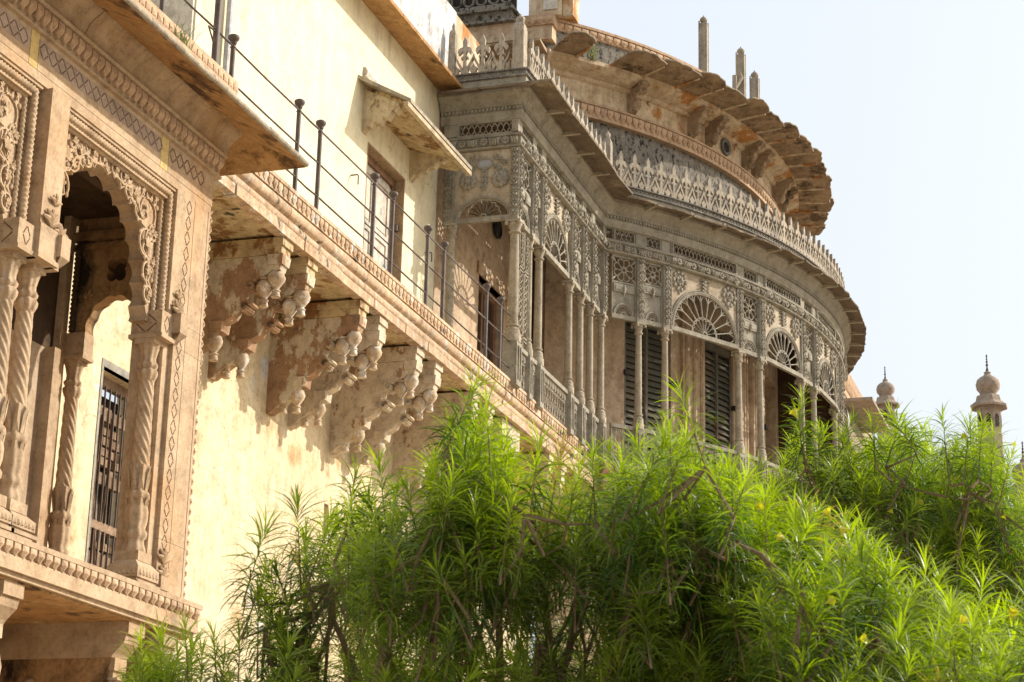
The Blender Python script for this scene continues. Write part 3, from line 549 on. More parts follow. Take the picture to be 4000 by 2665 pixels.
def arch(cx):
    y0, y1 = 7.865, 8.02
    pts = cusped(cx, .775, 5.10, 5.925)
    L_, R_ = cx - .86, cx + .87
    zt = 6.10
    apex_i = len(pts) // 2
    rp = [(R_, 4.98), (R_, zt), (cx, zt)] + [pts[i] for i in range(apex_i, -1, -1)] + [(cx + .82, 5.02), (cx + .80, 4.98)]
    lp = [(cx - .80, 4.98), (cx - .82, 5.02)] + [pts[i] for i in range(len(pts) - 1, apex_i - 1, -1)] + [(cx, zt), (L_, zt), (L_, 4.98)]
    A = part('arch', MB().xz(rp, y0, y1), 'sand', O, smooth=35)
    part('arch_stone', MB().xz([(a - .003, b) for a, b in lp], y0, y1), 'sand', A, smooth=35)
    # raised cusp edging
    part('arch_edging', MB().tube([(a + (a - cx) * .022, y0 - .002, b + .016) for a, b in pts], .0085, 5), 'sand', A, smooth=50)
    for sgn in (-1, 1):
        vine = MB()
        spots = [(.69, 5.88, .115, -.8), (.44, 5.98, .085, .6), (.70, 5.62, .105, .5), (.26, 6.035, .06, -.3), (.765, 5.38, .08, -.5), (.79, 5.2, .06, .4), (.55, 5.86, .075, 2.4), (.80, 5.74, .06, 1.4), (.58, 6.03, .06, -1.2), (.80, 5.50, .055, 2.0), (.34, 5.95, .05, 2.6), (.10, 6.04, .05, .4), (.80, 6.03, .06, -.9)]
        if sgn < 0: spots = [(u, z_, s_, -a) for u, z_, s_, a in spots]
        for u, z_, s_, a in spots:
            px = cx + sgn * u
            lv = MB(); palmette(lv, px, z_ - s_ * .2, y0 - .016, s_ * .95, a)
            for kk in range(3): lv.ball((px + s_ * 1.15 * cos(a + kk * 2.1), y0 - .006, z_ + s_ * 1.15 * sin(a + kk * 2.1)), .022, 6, 4, .6, 1.2)
            part('carved_leaf', lv, 'sand', A, smooth=60, kind='stuff')
            vine.tube([(px + s_ * 1.12 * cos(q), y0 - .006, z_ + s_ * 1.12 * sin(q)) for q in [k_ * .42 + a for k_ in range(13)]], .012, 5)
        vine.tube([(cx + sgn * u, y0 - .006, z_) for u, z_ in ((.10, 6.0), (.24, 5.97), (.38, 5.99), (.52, 5.90), (.60, 5.76), (.70, 5.73), (.64, 5.55), (.76, 5.48), (.74, 5.30), (.80, 5.16))], .013, 5)
        part('vine_relief', vine, 'sand', A, smooth=60, kind='stuff')
    # frame: inner and outer rope mouldings mitred round the bay
    f = cx - .92, cx + .935
    for nm, off, yy, r_, amp in (('rope_moulding', .0, 7.80, .030, .22), ('rope_moulding', -.055, 7.845, .022, .2)):
        a, b, c_ = f[0] - off, f[1] + off, 6.135 + off
        ro = [(a, yy, 4.95 + i * .012) for i in range(int((c_ - 4.95) / .012))] + [(a + i * .012, yy, c_) for i in range(int((b - a) / .012) + 1)] + [(b, yy, c_ - i * .012) for i in range(1, int((c_ - 4.95) / .012))]
        part(nm, MB().tube(ro, r_, 8, rib=1, amp=amp, twist=150), 'sand', A, smooth=70)
    part('frame_fillet', MB().box(f[0] - .035, f[0] + .025, 7.80, 7.95, 4.95, 6.17).box(f[1] - .02, f[1] + .04, 7.80, 7.95, 4.95, 6.17).box(f[0], f[1], 7.80, 7.95, 6.08, 6.175).box(f[0] - .05, f[1] + .055, 7.765, 7.9, 6.165, 6.19), 'sand', A)
arch(13.39); arch(11.19)
# entablature stones
seams = [9.0, 9.62, 9.75, 11.925, 12.047, 14.03, 14.165, 15.02]
for i in range(7):
    nm = 'sand' if i % 2 == 0 else 'yellowstone'
    part('lintel_stone', MB().box(seams[i] + .003, seams[i + 1] - .003, 7.75, 8.05, 6.27, 6.352).box(seams[i] + .003, seams[i + 1] - .003, 7.752, 8.05, 6.352, 6.56), nm, O, label='narrow yellow stone in the lintel' if i % 2 else None)
part('lintel_course', MB().box(9, 14.37, 7.752, 8.05, 6.19, 6.267), 'sand', O)
mb = MB(); diamond_lines(mb, 0, 0, 0, .066, .068, .0055); dme = mb.mesh('incised_diamond', M['groove'])
for sa, sb in ((9.76, 11.92), (12.05, 14.02), (14.17, 14.90)):
    x = sa + .07
    while x < sb - .03:
        link('incised_diamond', dme, O, (x, 7.749, 6.447)); x += .0665 * 2
for sa, sb in ((9.76, 11.92), (12.052, 14.022)):
    x = sa
    while x < sb - .05:
        x1 = min(sb, x + .133 * 3)
        part('inlay_stone', MB().box(x + .001, x1 - .001, 7.7505, 7.76, 6.376, 6.518), 'greystone', O); x = x1
# petal frieze
part('frieze_moulding', MB().yz([(7.745, 6.555), (7.72, 6.56), (7.715, 6.575), (7.74, 6.585), (7.74, 6.74), (7.68, 6.745), (7.665, 6.765), (7.69, 6.79), (8.0, 6.79), (8.0, 6.555)], 9, 15.10), 'sand', O)
pmF = petal_mesh('petal', .098, .135, .05, 'petal')
petal_row(O, pmF, (9.6, 7.74), (15.08, 7.74), 6.735, .103, 0)
# cove blocks
for xa, xb in ((9, 11.0), (11.01, 12.6), (12.61, 13.98), (13.985, 14.5), (14.505, 15.15)):
    part('cove_stone', MB().yz([(7.73, 6.79), (7.70, 6.84), (7.67, 6.90), (7.61, 6.955), (7.56, 6.99), (7.56, 7.03), (8.0, 7.03), (8.0, 6.79)], xa, xb), 'sand', O, smooth=60)
# sloping eave of the oriel
ey0, ez0, ey1, ez1 = 7.13, 6.80, 7.62, 7.02
es = [9.5, 11.0, 12.55, 13.64, 14.75, 15.58]
for i in range(5):
    a, b = es[i] + .004, es[i + 1] - .004; bb = b if i < 4 else 15.16
    dz = rnd.uniform(-.006, .006); t = .042
    v = [(a, ey0, ez0 + dz), (b, ey0, ez0 + dz), (bb, ey1, ez1), (a, ey1, ez1), (a, ey0 - .01, ez0 + t + dz), (b, ey0 - .01, ez0 + t + dz), (bb, ey1, ez1 + t * 1.2), (a, ey1, ez1 + t * 1.2)]
    e_ = part('eave_slab', MB().add(v, [(0, 3, 2, 1), (4, 5, 6, 7), (0, 1, 5, 4), (1, 2, 6, 5), (2, 3, 7, 6), (3, 0, 4, 7)]), 'sand_soffit', O)
    part('eave_lip', MB().tube([(a, ey0 - .012, ez0 + .03 + dz), (b, ey0 - .012, ez0 + .022 + dz)], .026, 8), 'chajja_edge', e_, smooth=60)
v = [(15.58, ey0, ez0), (15.58, 9.0, ez0), (15.16, 9.0, ez1), (15.16, ey1, ez1), (15.58, ey0, ez0 + .055), (15.58, 9.0, ez0 + .055), (15.16, 9.0, ez1 + .06), (15.16, ey1, ez1 + .06)]
part('eave_slab', MB().add(v, [(0, 3, 2, 1), (4, 5, 6, 7), (0, 1, 5, 4), (1, 2, 6, 5), (2, 3, 7, 6), (3, 0, 4, 7)]), 'sand_soffit', O, label='side return slab of the oriel eave')
part('roof', MB().box(9, 15.1, 7.62, 9.09, 7.035, 7.38).box(9, 15.28, 7.80, 9.09, 7.381, 7.58), 'sand', O)
part('parapet_coping', MB().box(9, 15.34, 7.74, 7.86, 7.555, 7.60).box(9, 15.33, 7.765, 7.85, 7.2, 7.554), 'petal', O)
pmP = petal_mesh('petal', .098, .145, .04, 'petal')
petal_row(O, pmP, (9.6, 7.765), (15.33, 7.765), 7.552, .107, 0)
# interior
part('ceiling', MB().box(9, 15.0, 8.06, 9.08, 6.2, 6.26), 'soot_and_shade', O)
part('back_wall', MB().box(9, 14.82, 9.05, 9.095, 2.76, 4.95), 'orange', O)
part('back_wall', MB().box(9, 14.82, 9.048, 9.095, 4.951, 6.2), 'soot_and_shade', O)
part('inner_lintel', MB().box(9, 14.8, 8.03, 8.12, 5.98, 6.2), 'soot_and_shade', O)
part('back_pilaster', MB().box(14.62, 14.72, 8.95, 9.05, 2.76, 4.95).box(14.74, 14.84, 8.98, 9.05, 2.76, 6.2), 'sand', O)
sp = [(8.08, 4.98), (8.08, 6.2), (8.53, 6.2)]
quat = []
for i in range(49):
    t = pi / 2 - 2 * pi * i / 48
    r_ = .075 + .035 * abs(cos(2 * (t - pi / 4))) if True else .1
    quat.append((8.55 + r_ * cos(t), 5.70 + r_ * 1.15 * sin(t)))
sa = []
for i in range(33):
    t = pi * i / 32; ph = abs(t - pi / 2) / (pi / 2); bl = .02 * abs(sin(pi * ph * 3))
    sa.append((8.55 + .25 * (1 + bl * 4) * cos(t), 5.12 + .33 * (1 + bl * 3) * sin(t) ** .9))
right = [(8.04, 4.95), (8.04, 6.2), (8.55, 6.2)] + [q for q in reversed(quat) if q[0] <= 8.55][:0]
qR = quat[:25]; qL = list(reversed(quat[24:])); aR = list(reversed(sa[:17])); aL = sa[16:]
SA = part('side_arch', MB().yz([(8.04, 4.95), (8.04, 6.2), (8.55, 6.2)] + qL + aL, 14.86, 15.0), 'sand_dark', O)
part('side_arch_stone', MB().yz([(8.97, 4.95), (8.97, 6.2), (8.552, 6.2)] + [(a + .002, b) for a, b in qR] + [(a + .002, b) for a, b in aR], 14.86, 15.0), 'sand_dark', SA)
part('side_shade_panel', MB().box(15.001, 15.02, 8.35, 8.75, 5.5, 5.9), 'soot_and_shade', SA)  # dark panel added for the shade seen through the quatrefoil
part('side_moulding', MB().box(14.80, 14.86, 8.05, 9.05, 5.98, 6.06).box(14.82, 14.86, 8.05, 9.05, 5.9, 5.95), 'sand_dark', SA)
mb = MB(); palmette(mb, 0, 0, 0, .1, .5)
part('leaf_relief', mb, 'sand_dark', SA, (14.85, 8.82, 5.45), pi / 2 * -1)
part('capital_block', MB().box(14.84, 15.0, 8.80, 9.06, 4.93, 5.14).box(14.82, 15.01, 8.79, 9.06, 4.9, 4.93), 'sand', O)
column_parts(O, 14.93, 8.93, 2.76, 4.92, .74)
part('rope_moulding', MB().tube([(14.83, 8.93, 5.15 + i * .012) for i in range(65)], .028, 8, rib=1, amp=.25, twist=150), 'soot_and_shade', O, smooth=70)  # rope coloured dark as shade, since sunlight left it too bright

# ------------------------------------------------------------------ round gallery
G = thing('round_gallery', 'ornate grey filigree gallery curving round the rotunda with slender columns', 'gallery', (31, 7.5, 7.2))
A0 = 225.9
arc = lambda r, a0, a1, st=1.0: [cp(a0 + (a1 - a0) * i / max(1, int((a1 - a0) / st)), r) for i in range(max(1, int((a1 - a0) / st)) + 1)]
AEND = 300
base_path = [(24.25, 9.08), (24.25, 7.93), (28.60, 7.93)] + arc(PATH_R, A0 + 1.0, AEND)
def sw(name, prof, m, smooth=30, path=base_path, label=None, kind=None):
    return part(name, sweep(MB(), path, prof), m, G, label=label, kind=kind, smooth=smooth)
# floor of wing / circle
sw('floor_edge', [(.0, 6.8), (.06, 6.82), (.06, 6.95), (0, 7.0), (.09, 7.08), (.09, 7.19), (-1.0, 7.195), (-1.0, 6.8)], 'fascia', path=[(28.62, 7.93)] + arc(PATH_R, A0 + 1.2, AEND))
# entablature
sw('leaf_band_bed', [(.0, 10.575), (.035, 10.58), (.045, 10.60), (.02, 10.61), (.02, 10.73), (.05, 10.74), (.05, 10.752), (-.10, 10.752), (-.10, 10.575)], 'iron')
sw('frieze_lower_rail', [(.015, 10.753), (.02, 10.79), (.0, 10.80), (-.08, 10.80), (-.08, 10.753)], 'iron')
sw('frieze_upper_rail', [(.0, 10.98), (.02, 10.99), (.03, 11.06), (.05, 11.10), (-.08, 11.10), (-.08, 10.98)], 'iron')
sw('dentil_bed', [(.03, 11.101), (.035, 11.17), (.06, 11.175), (.06, 11.19), (-.08, 11.19), (-.08, 11.101)], 'iron')
sw('cove', [(.06, 11.191), (.065, 11.21), (.075, 11.25), (.10, 11.29), (.13, 11.305), (.135, 11.33), (.17, 11.35), (.17, 11.42), (-.2, 11.42), (-.2, 11.191)], 'iron', smooth=60)
# dentils
def path_frames(path, pitch, off, start=.0):
    out = []
    for a, b in zip(path, path[1:]):
        a = Vector(a); b = Vector(b); t = (b - a); L = t.length
        if L < 1e-6: continue
        t.normalize(); n_ = Vector((t.y, -t.x)); k_ = max(1, round(L / pitch))
        for i in range(k_):
            p = a + t * (L * (i + .5) / k_) + n_ * off
            out.append((p.x, p.y, math.atan2(t.y, t.x)))
    return out
dm = MB()
tongue = [(-.02, 0), (.02, 0), (.02, -.03), (0, -.052), (-.02, -.03)]
for x, y, r_ in path_frames(base_path, .056, .035):
    t = Matrix.Translation((x, y, 11.168)) @ Matrix.Rotation(r_, 4, 'Z')
    q = MB().prism(tongue, lambda a, b, d: (a, -d, b), .0, .022); dm.merge(q, t)
part('dentil_row', dm, 'iron', G, kind='stuff')
# eave slabs
def slab_prism(parent, name, pts_in, pts_out, z_in, z_out, t, m, label=None):
    n = len(pts_in); vs = [(x, y, z_in) for x, y in pts_in] + [(x, y, z_out) for x, y in pts_out] + [(x, y, z_in + t * 1.4) for x, y in pts_in] + [(x, y, z_out + t) for x, y in pts_out]
    fs = []
    for i in range(n - 1):
        fs += [(i, i + 1, n + i + 1, n + i), (2 * n + i, 3 * n + i, 3 * n + i + 1, 2 * n + i + 1), (n + i, n + i + 1, 3 * n + i + 1, 3 * n + i), (i, 2 * n + i, 2 * n + i + 1, i + 1)]
    fs += [(0, n, 3 * n, 2 * n), (n - 1, 3 * n - 1, 4 * n - 1, 2 * n - 1)]
    return part(name, MB().add(vs, fs), m, parent, label=label)
EO = .54
pin = (24.25 - .2, 7.93 - .2)
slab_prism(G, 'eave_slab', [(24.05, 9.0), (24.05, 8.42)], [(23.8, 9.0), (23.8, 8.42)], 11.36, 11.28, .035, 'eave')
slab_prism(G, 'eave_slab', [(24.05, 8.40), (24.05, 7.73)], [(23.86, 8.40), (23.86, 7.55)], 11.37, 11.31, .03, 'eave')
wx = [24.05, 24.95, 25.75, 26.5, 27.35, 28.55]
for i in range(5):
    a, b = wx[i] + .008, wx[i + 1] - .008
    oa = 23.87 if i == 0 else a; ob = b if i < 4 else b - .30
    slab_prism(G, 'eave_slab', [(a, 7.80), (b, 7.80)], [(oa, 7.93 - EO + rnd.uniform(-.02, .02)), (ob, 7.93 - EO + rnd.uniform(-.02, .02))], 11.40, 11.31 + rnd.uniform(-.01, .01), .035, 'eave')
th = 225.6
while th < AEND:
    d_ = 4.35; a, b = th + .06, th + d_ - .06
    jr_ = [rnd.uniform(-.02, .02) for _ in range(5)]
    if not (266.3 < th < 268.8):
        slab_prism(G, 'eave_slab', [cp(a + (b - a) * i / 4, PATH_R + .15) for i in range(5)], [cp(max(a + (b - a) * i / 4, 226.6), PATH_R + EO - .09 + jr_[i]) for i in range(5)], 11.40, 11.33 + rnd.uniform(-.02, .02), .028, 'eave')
    th += d_
rb = MB().box(-.026, .026, -.42, -.12, -.060, -.001).mesh('eave_rib', M['column'])
th = 225.6 + 4.35
while th < AEND:
    x, y = cp(th, PATH_R - .0); o = link('eave_rib', rb, G, (x, y, 11.385), R(th + 90)); th += 4.35
for x in wx[1:-1]: link('eave_rib', rb, G, (x, 7.93, 11.385), 0)
sw('eave_plinth', [(.10, 11.421), (.10, 11.57), (-.15, 11.57), (-.15, 11.421)], 'iron')
sw('cresting_base', [(.11, 11.571), (.13, 11.58), (.13, 11.60), (.10, 11.605), (.10, 11.665), (.135, 11.672), (.135, 11.69), (-.12, 11.69), (-.12, 11.571)], 'iron_dark')
xm = MB()
for x, y, r_ in path_frames(base_path, .082, .10):
    T = Matrix.Translation((x, y, 11.635)) @ Matrix.Rotation(r_, 4, 'Z')
    q = MB(); 
    for s_ in (-1, 1): q.prism([(-.03, -s_ * .028 - .006), (-.03, -s_ * .028 + .006), (.03, s_ * .028 + .006), (.03, s_ * .028 - .006)], lambda a, b, d: (a, -d, b), 0, .012)
    xm.merge(q, T)
part('cross_band', xm, 'iron', G, kind='stuff')
# cresting module: fleur on stem + pointed arches; width .262, height .62
def cresting_mesh(wd=.262, t=.05):
    mb = MB(); pr = lambda poly: mb.prism(poly, lambda a, b, d: (a, d, b), -t / 2, t / 2)
    h = wd / 2
    pr([(-.026, 0), (.026, 0), (.020, .30), (-.020, .30)])                     # stem
    # fleur head
    pr([(-.020, .30), (.020, .30), (.030, .36), (.055, .33), (.088, .30), (.094, .325), (.105, .345), (.094, .385), (.07, .41), (.035, .42), (.030, .46), (.036, .50), (0, .585), (-.036, .50), (-.030, .46), (-.035, .42), (-.07, .41), (-.094, .385), (-.105, .345), (-.094, .325), (-.088, .30), (-.055, .33), (-.030, .36)])
    pr([(-.05, .235), (-.02, .25), (-.02, .29), (-.055, .262)]); pr([(.05, .235), (.055, .262), (.02, .29), (.02, .25)])
    for s_ in (-1, 1):                                                          # half arches rising to the module edge
        P = [(.026, .10), (.045, .13), (.085, .20), (h - .012, .27), (h, .31), (h, .245), (.105, .175), (.078, .12), (.058, .07), (.050, .0), (.026, .0)]
        pr([(s_ * a, b) for a, b in P])
        L = [(h, .0), (h, .16), (h - .012, .135), (h - .022, .115), (h - .050, .10), (h - .062, .075), (h - .045, .062), (h - .048, .045), (h - .030, .040), (h - .035, .0)]
        pr([(s_ * a, b) for a, b in L])
    pr([(-h, -.02), (h, -.02), (h, .012), (-h, .012)])
    return mb.mesh('cresting_fleur', M['cresting'])
crm = cresting_mesh()
def pinnacle_mb(h=.72, w_=.085):
    mb = MB().tbox(-w_, w_, -w_, w_, 0, h - .06, .010)
    mb.tbox(-w_ * .9, w_ * .9, -w_ * .9, w_ * .9, h - .06, h, .03)
    for s_ in (-1, 1): mb.box(-w_ * 1.02, w_ * 1.02, s_ * w_ * .75 - .014, s_ * w_ * .75 + .014, 0, h - .10)
    return mb
bulb = MB().lathe([(.035, 0), (.045, .012), (.062, .035), (.066, .06), (.052, .085), (.026, .105), (.012, .118), (.014, .128), (.005, .14)], n=24, rib=8, amp=.06).mesh('pinnacle_bulb', M['cresting'], 50)
pinm = pinnacle_mb().mesh('pinnacle_post', M['cresting'])
def pinn(x, y, r_=0, s_=1.0):
    o = link('pinnacle_post', pinm, G, (x, y, 11.69), r_); o.scale = (s_, s_, 1)
    b_ = link('pinnacle_bulb', bulb, o, (x, y, 11.69 + .715), r_); b_.scale = (s_, s_, 1)
    return o
pinn(24.21, 7.95); pinn(28.50, 7.86, 0, .8); pinn(24.2, 8.93, 0, .6)
for y in (8.21, 8.48, 8.74): link('cresting_fleur', crm, G, (24.19, y, 11.70), -pi / 2)
n_ = 16
for i in range(n_):
    x = 24.36 + (28.42 - 24.36) * (i + .5) / n_
    link('cresting_fleur', crm, G, (x, 7.87, 11.70), 0)
th = A0 + 1.4
while th < AEND:
    x, y = cp(th, PATH_R + .05); link('cresting_fleur', crm, G, (x, y, 11.70), R(th + 90)); th += 1.62
# carved leaf band modules
def rosette(mb, x, z, y, r_, n=8, depth=.02):
    for i in range(n):
        a = 2 * pi * i / n; mb.ball((x + r_ * .62 * cos(a), y - depth * .4, z + r_ * .62 * sin(a)), r_ * .34, 6, 4, .5, 1)
    mb.ball((x, y - depth, z), r_ * .32, 6, 4, .8, 1)
lb = MB()
rosette(lb, 0, 0, -.02, .062)
for s_ in (-1, 1):
    for k_ in range(3):
        x0 = s_ * (.085 + k_ * .033)
        lb.tube([(x0 - s_ * .015, -.02, .055 - k_ * .006), (x0 + s_ * .01, -.045, .02), (x0 + s_ * .022, -.045, -.02), (x0 + s_ * .012, -.02, -.058)], [.006, .016, .016, .006], 5)
lbm = lb.mesh('leaf_scroll', M['iron'], 50)
sv = MB()
for k_ in range(2):
    z0 = k_ * .16
    rosette(sv, 0, z0, -.012, .054, 6, .026)
    for s_ in (-1, 1):
        sv.tube([(0, -.01, z0 + .05), (s_ * .035, -.035, z0 + .075), (s_ * .045, -.02, z0 + .11)], [.006, .017, .006], 5)
    sv.tube([(0, -.01, z0 + .06), (.0, -.04, z0 + .09), (0, -.015, z0 + .125)], [.008, .018, .006], 5)
svm = sv.mesh('acanthus', M['iron'], 50)
def bead_line(mb, p0, p1, r_=.009, pitch=.026):
    p0 = Vector(p0); p1 = Vector(p1); n = max(2, int((p1 - p0).length / pitch))
    for i in range(n): mb.ball(p0 + (p1 - p0) * ((i + .5) / n), r_, 4, 3)

# column positions: (x, y, outward angle in degrees)
cols = [(24.31, 7.99, 247, 1.25), (24.98, 7.99, 270, .8), (25.43, 7.99, 270, 1), (26.93, 7.99, 270, 1), (27.52, 7.99, 270, 1), (28.06, 7.99, 270, 1), (28.62, 7.97, 250, 1.0)]
cth = [230.05, 233.3, 243.9, 247.65, 256.75, 260.35, 269.5, 273.1, 282.2, 285.8, 294.9]
for t in cth: cols.append((*cp(t, PATH_R - .06), t, 1.0))
shaft = MB().lathe([(.052, 8.04), (.058, 8.06), (.056, 8.5), (.047, 9.33), (.050, 9.345)], n=16).mesh('shaft', M['column'], 60)
cbase = MB().lathe([(.085, 7.91), (.085, 7.94), (.078, 7.95), (.082, 7.97), (.074, 7.99), (.060, 8.0), (.058, 8.015), (.074, 8.025), (.074, 8.04), (.055, 8.05)], n=16).lathe([(.095, 7.80), (.095, 7.90), (.085, 7.912)], n=8, phase=pi / 8).mesh('column_base', M['column'], 45)
ped = MB().tbox(-.085, .085, -.085, .085, 7.2, 7.80, .004).box(-.045, -.025, -.098, -.07, 7.28, 7.74).box(.025, .045, -.098, -.07, 7.28, 7.74).mesh('pedestal', M['iron'])
cap = MB().lathe([(.048, 9.33), (.070, 9.345), (.070, 9.36), (.052, 9.37), (.056, 9.41), (.075, 9.45), (.082, 9.475), (.075, 9.485)], n=16).box(-.085, .085, -.085, .085, 9.486, 9.52)
for a in (-1, 1):
    for b in (-1, 1): cap.ball((a * .072, b * .072, 9.465), .026, 8, 5)
capm = cap.mesh('capital', M['column'], 50)
pil = MB().box(-.075, .075, -.06, .06, 9.521, 10.574).box(-.095, .095, -.045, .05, 10.801, 10.979)
for s_ in (-1, 1): bead_line(pil, (s_ * .066, -.066, 9.60), (s_ * .066, -.066, 10.55))
pilm = pil.mesh('pilaster', M['iron'])
for x, y, t, s_ in cols:
    r_ = R(t + 90) if t not in (247, 250) else 0
    c_ = link('shaft', shaft, G, (x, y, 0), r_); c_.name = 'column'; c_.scale = (s_, s_, 1)
    INV[c_.name] = (Matrix.Translation(Vector((x, y, 0))) @ Matrix.Rotation(r_, 4, 'Z') @ Matrix.Diagonal((s_, s_, 1, 1))).inverted()
    for nm, me in (('column_base', cbase), ('pedestal', ped), ('capital', capm)):
        q = link(nm, me, c_, (x, y, 0), r_); q.scale = (s_, s_, 1)
    q = link('pilaster', pilm, c_, (x, y, 0), r_)
    for k_ in range(3): link('acanthus', svm, c_, (x - .06 * sin(r_ + pi) * 0 + .058 * sin(r_), y - .058 * cos(r_), 9.63 + k_ * .325), r_)
for k_ in range(3): link('acanthus', svm, G, (24.235, 7.99, 9.63 + k_ * .325), -pi / 2)
# wall half column on near face
link('column', shaft, G, (24.25, 8.87, 0)); link('capital', capm, G, (24.25, 8.87, 0)); link('column_base', cbase, G, (24.25, 8.87, 0)); link('pilaster', pilm, G, (24.27, 8.93, 0), -pi / 2)
for k_ in range(3): link('acanthus', svm, G, (24.205, 8.93, 9.63 + k_ * .325), -pi / 2)

def loop_petal(mb, cx, cz, a, r0, r1, wd, t=.012, y=0):
    """one open petal of a wheel or fan, from radius r0 to r1 around (cx, cz), direction a, end width wd"""
    d = Vector((cos(a), sin(a))); p = Vector((-d.y, d.x)); pts = []
    pts.append(d * r0 + p * (wd * .12))
    pts.append(d * (r1 - wd / 2) + p * (wd / 2))
    for k_ in range(1, 6):
        q = pi * k_ / 6; pts.append(d * (r1 - wd / 2 + wd / 2 * sin(q)) + p * (wd / 2 * cos(q)))
    pts.append(d * (r1 - wd / 2) - p * (wd / 2)); pts.append(d * r0 - p * (wd * .12))
    mb.tube([(cx + v.x, y, cz + v.y) for v in pts], t, 4, flat=1.5)
def bay(wd, kind, z0=9.56, z1=10.57):
    """tracery panel between columns, local x in [-wd/2, wd/2], outward -y; returns list of (name, MB, mat, kind)"""
    h = wd / 2; P = MB(); T = MB(); O_ = MB()
    th = .02
    if kind == 'large':
        ra, rb, ca = h - .05, min(.68, h * .92), z0 + .04
        N = 28; o_ = [(ra * cos(pi * i / N), ca + rb * sin(pi * i / N)) for i in range(N + 1)]
        poly = [(h, z0), (h, z1), (0, z1)] + [o_[i] for i in range(N // 2, -1, -1)] + [(ra, z0)]
        P.xz(poly, -.0, th); P.xz([(-a, b) for a, b in poly], -.0, th)
        for k_, (off, tt) in enumerate(((.012, .018), (.045, .012), (-.012, .012))):
            T.tube([((ra + off) * cos(pi * i / N), -.015, ca + (rb + off) * sin(pi * i / N)) for i in range(N + 1)], tt, 6)
        T.box(-h, h, -.03, .03, z0 - .03, z0 + .04)
        T.tube([(h - .008, -.02, z0), (h - .008, -.02, z1)], .012, 5); T.tube([(-h + .008, -.02, z0), (-h + .008, -.02, z1)], .012, 5)
        # fan
        r1 = rb * .40; n = 9
        for i in range(n): loop_petal(T, 0, ca, pi * (i + .5) / n, .05, r1, pi * r1 / n * .86, .009)
        T.tube([((r1 + .015) * cos(pi * i / 16), 0, ca + (r1 + .015) * sin(pi * i / 16)) for i in range(17)], .012, 5)
        T.tube([(.05 * cos(pi * i / 8), -.01, ca + .05 * sin(pi * i / 8)) for i in range(9)], .014, 5)
        n = 11
        for i in range(n + 1):
            a = pi * i / n
            T.tube([((r1 + .015) * cos(a), 0, ca + (r1 + .015) * sin(a)), (ra * .97 * cos(a), 0, ca + rb * .97 * sin(a))], .011, 4, flat=1.5)
        for i in range(n):
            a0, a1 = pi * i / n, pi * (i + 1) / n; am = (a0 + a1) / 2
            pts = []
            for k_ in range(7):
                a = a0 + (a1 - a0) * k_ / 6; f = .80 + .17 * sin(pi * k_ / 6)
                pts.append((ra * f * cos(a), 0, ca + rb * f * sin(a)))
            T.tube(pts, .009, 4, flat=1.5)
        for s_ in (-1, 1):
            cx_, cz_ = s_ * (h - .20), z1 - .19; rosette(O_, cx_, cz_, -.01, .095, 7, .045)
            for i in range(10): O_.ball((cx_ + .135 * cos(i * pi / 5), -.012, cz_ + .145 * sin(i * pi / 5)), .040, 6, 4, .8, 1)
            O_.ball((cx_ - s_ * .0, -.008, cz_ - .19), .028, 6, 4, .5, 1.4)
        for k_ in range(4):
            O_.ball((0, -.02, z1 - .07 - k_ * .065), .04 - k_ * .004, 7, 4, .5, .9)
            for s_ in (-1, 1): O_.tube([(0, -.01, z1 - .06 - k_ * .06), (s_ * .07, -.03, z1 - .05 - k_ * .06), (s_ * (.12 - k_ * .02), -.005, z1 - .08 - k_ * .06)], [.01, .02, .006], 5)
    else:
        r = min(h - .035, .205); cz = z1 - .045 - r
        ra, ca = h - .06, z0 + .04; rb = min(ra, .27)
        ztop = cz - r - .02
        N = 20; o_ = [(ra * cos(pi * i / N), ca + rb * sin(pi * i / N)) for i in range(N + 1)]
        poly = [(h, z0), (h, ztop), (0, ztop)] + [o_[i] for i in range(N // 2, -1, -1)] + [(ra, z0)]
        P.xz(poly, 0, th); P.xz([(-a, b) for a, b in poly], 0, th)
        T.box(-h, h, -.03, .03, z0 - .03, z0 + .04)
        T.tube([((ra + .015) * cos(pi * i / N), -.012, ca + (rb + .015) * sin(pi * i / N)) for i in range(N + 1)], .016, 6)
        T.tube([((ra - .014) * cos(pi * i / N), -.006, ca + (rb - .014) * sin(pi * i / N)) for i in range(N + 1)], .010, 5)
        n = 9
        for i in range(n): loop_petal(T, 0, ca, pi * (i + .5) / n, .045, rb * .94, pi * rb / n * .80, .008)
        T.tube([(.045 * cos(pi * i / 8), -.01, ca + .045 * sin(pi * i / 8)) for i in range(9)], .012, 5)
        if kind == 'small':
            for i in range(8): loop_petal(T, 0, cz, 2 * pi * (i + .5) / 8, .05, r, r * .62, .011)
            T.tube([(.042 * cos(2 * pi * i / 10), -.01, cz + .042 * sin(2 * pi * i / 10)) for i in range(10)], .014, 5, closed=True)
            T.box(-h, h, -.015, .02, ztop - .015, ztop + .012); T.box(-h, h, -.015, .02, z1 - .035, z1)
            for s_ in (-1, 1):
                T.tube([(s_ * (h - .008), -.012, z0), (s_ * (h - .008), -.012, z1)], .010, 5)
                for q in (-1, 1): O_.tube([(s_ * h, 0, cz + q * r), (s_ * (h - .05), -.012, cz + q * (r - .05)), (s_ * (h - .08), -.0, cz + q * (r - .075))], [.03, .018, .004], 5)
            zz = ztop - .10
            if wd > .6:
                for s_ in (-1, 1): rosette(O_, s_ * h * .62, zz, -.003, .07, 8, .025)
            else:
                O_.box(-h + .03, h - .03, -.03, .0, zz - .06, zz + .07).box(-h + .06, h - .06, -.036, -.03, zz - .03, zz + .04)
            O_.tube([(0, -.015, zz + .06), (0, -.04, zz), (0, -.03, zz - .07), (0, -.02, zz - .12)], [.02, .028, .02, .006], 6)
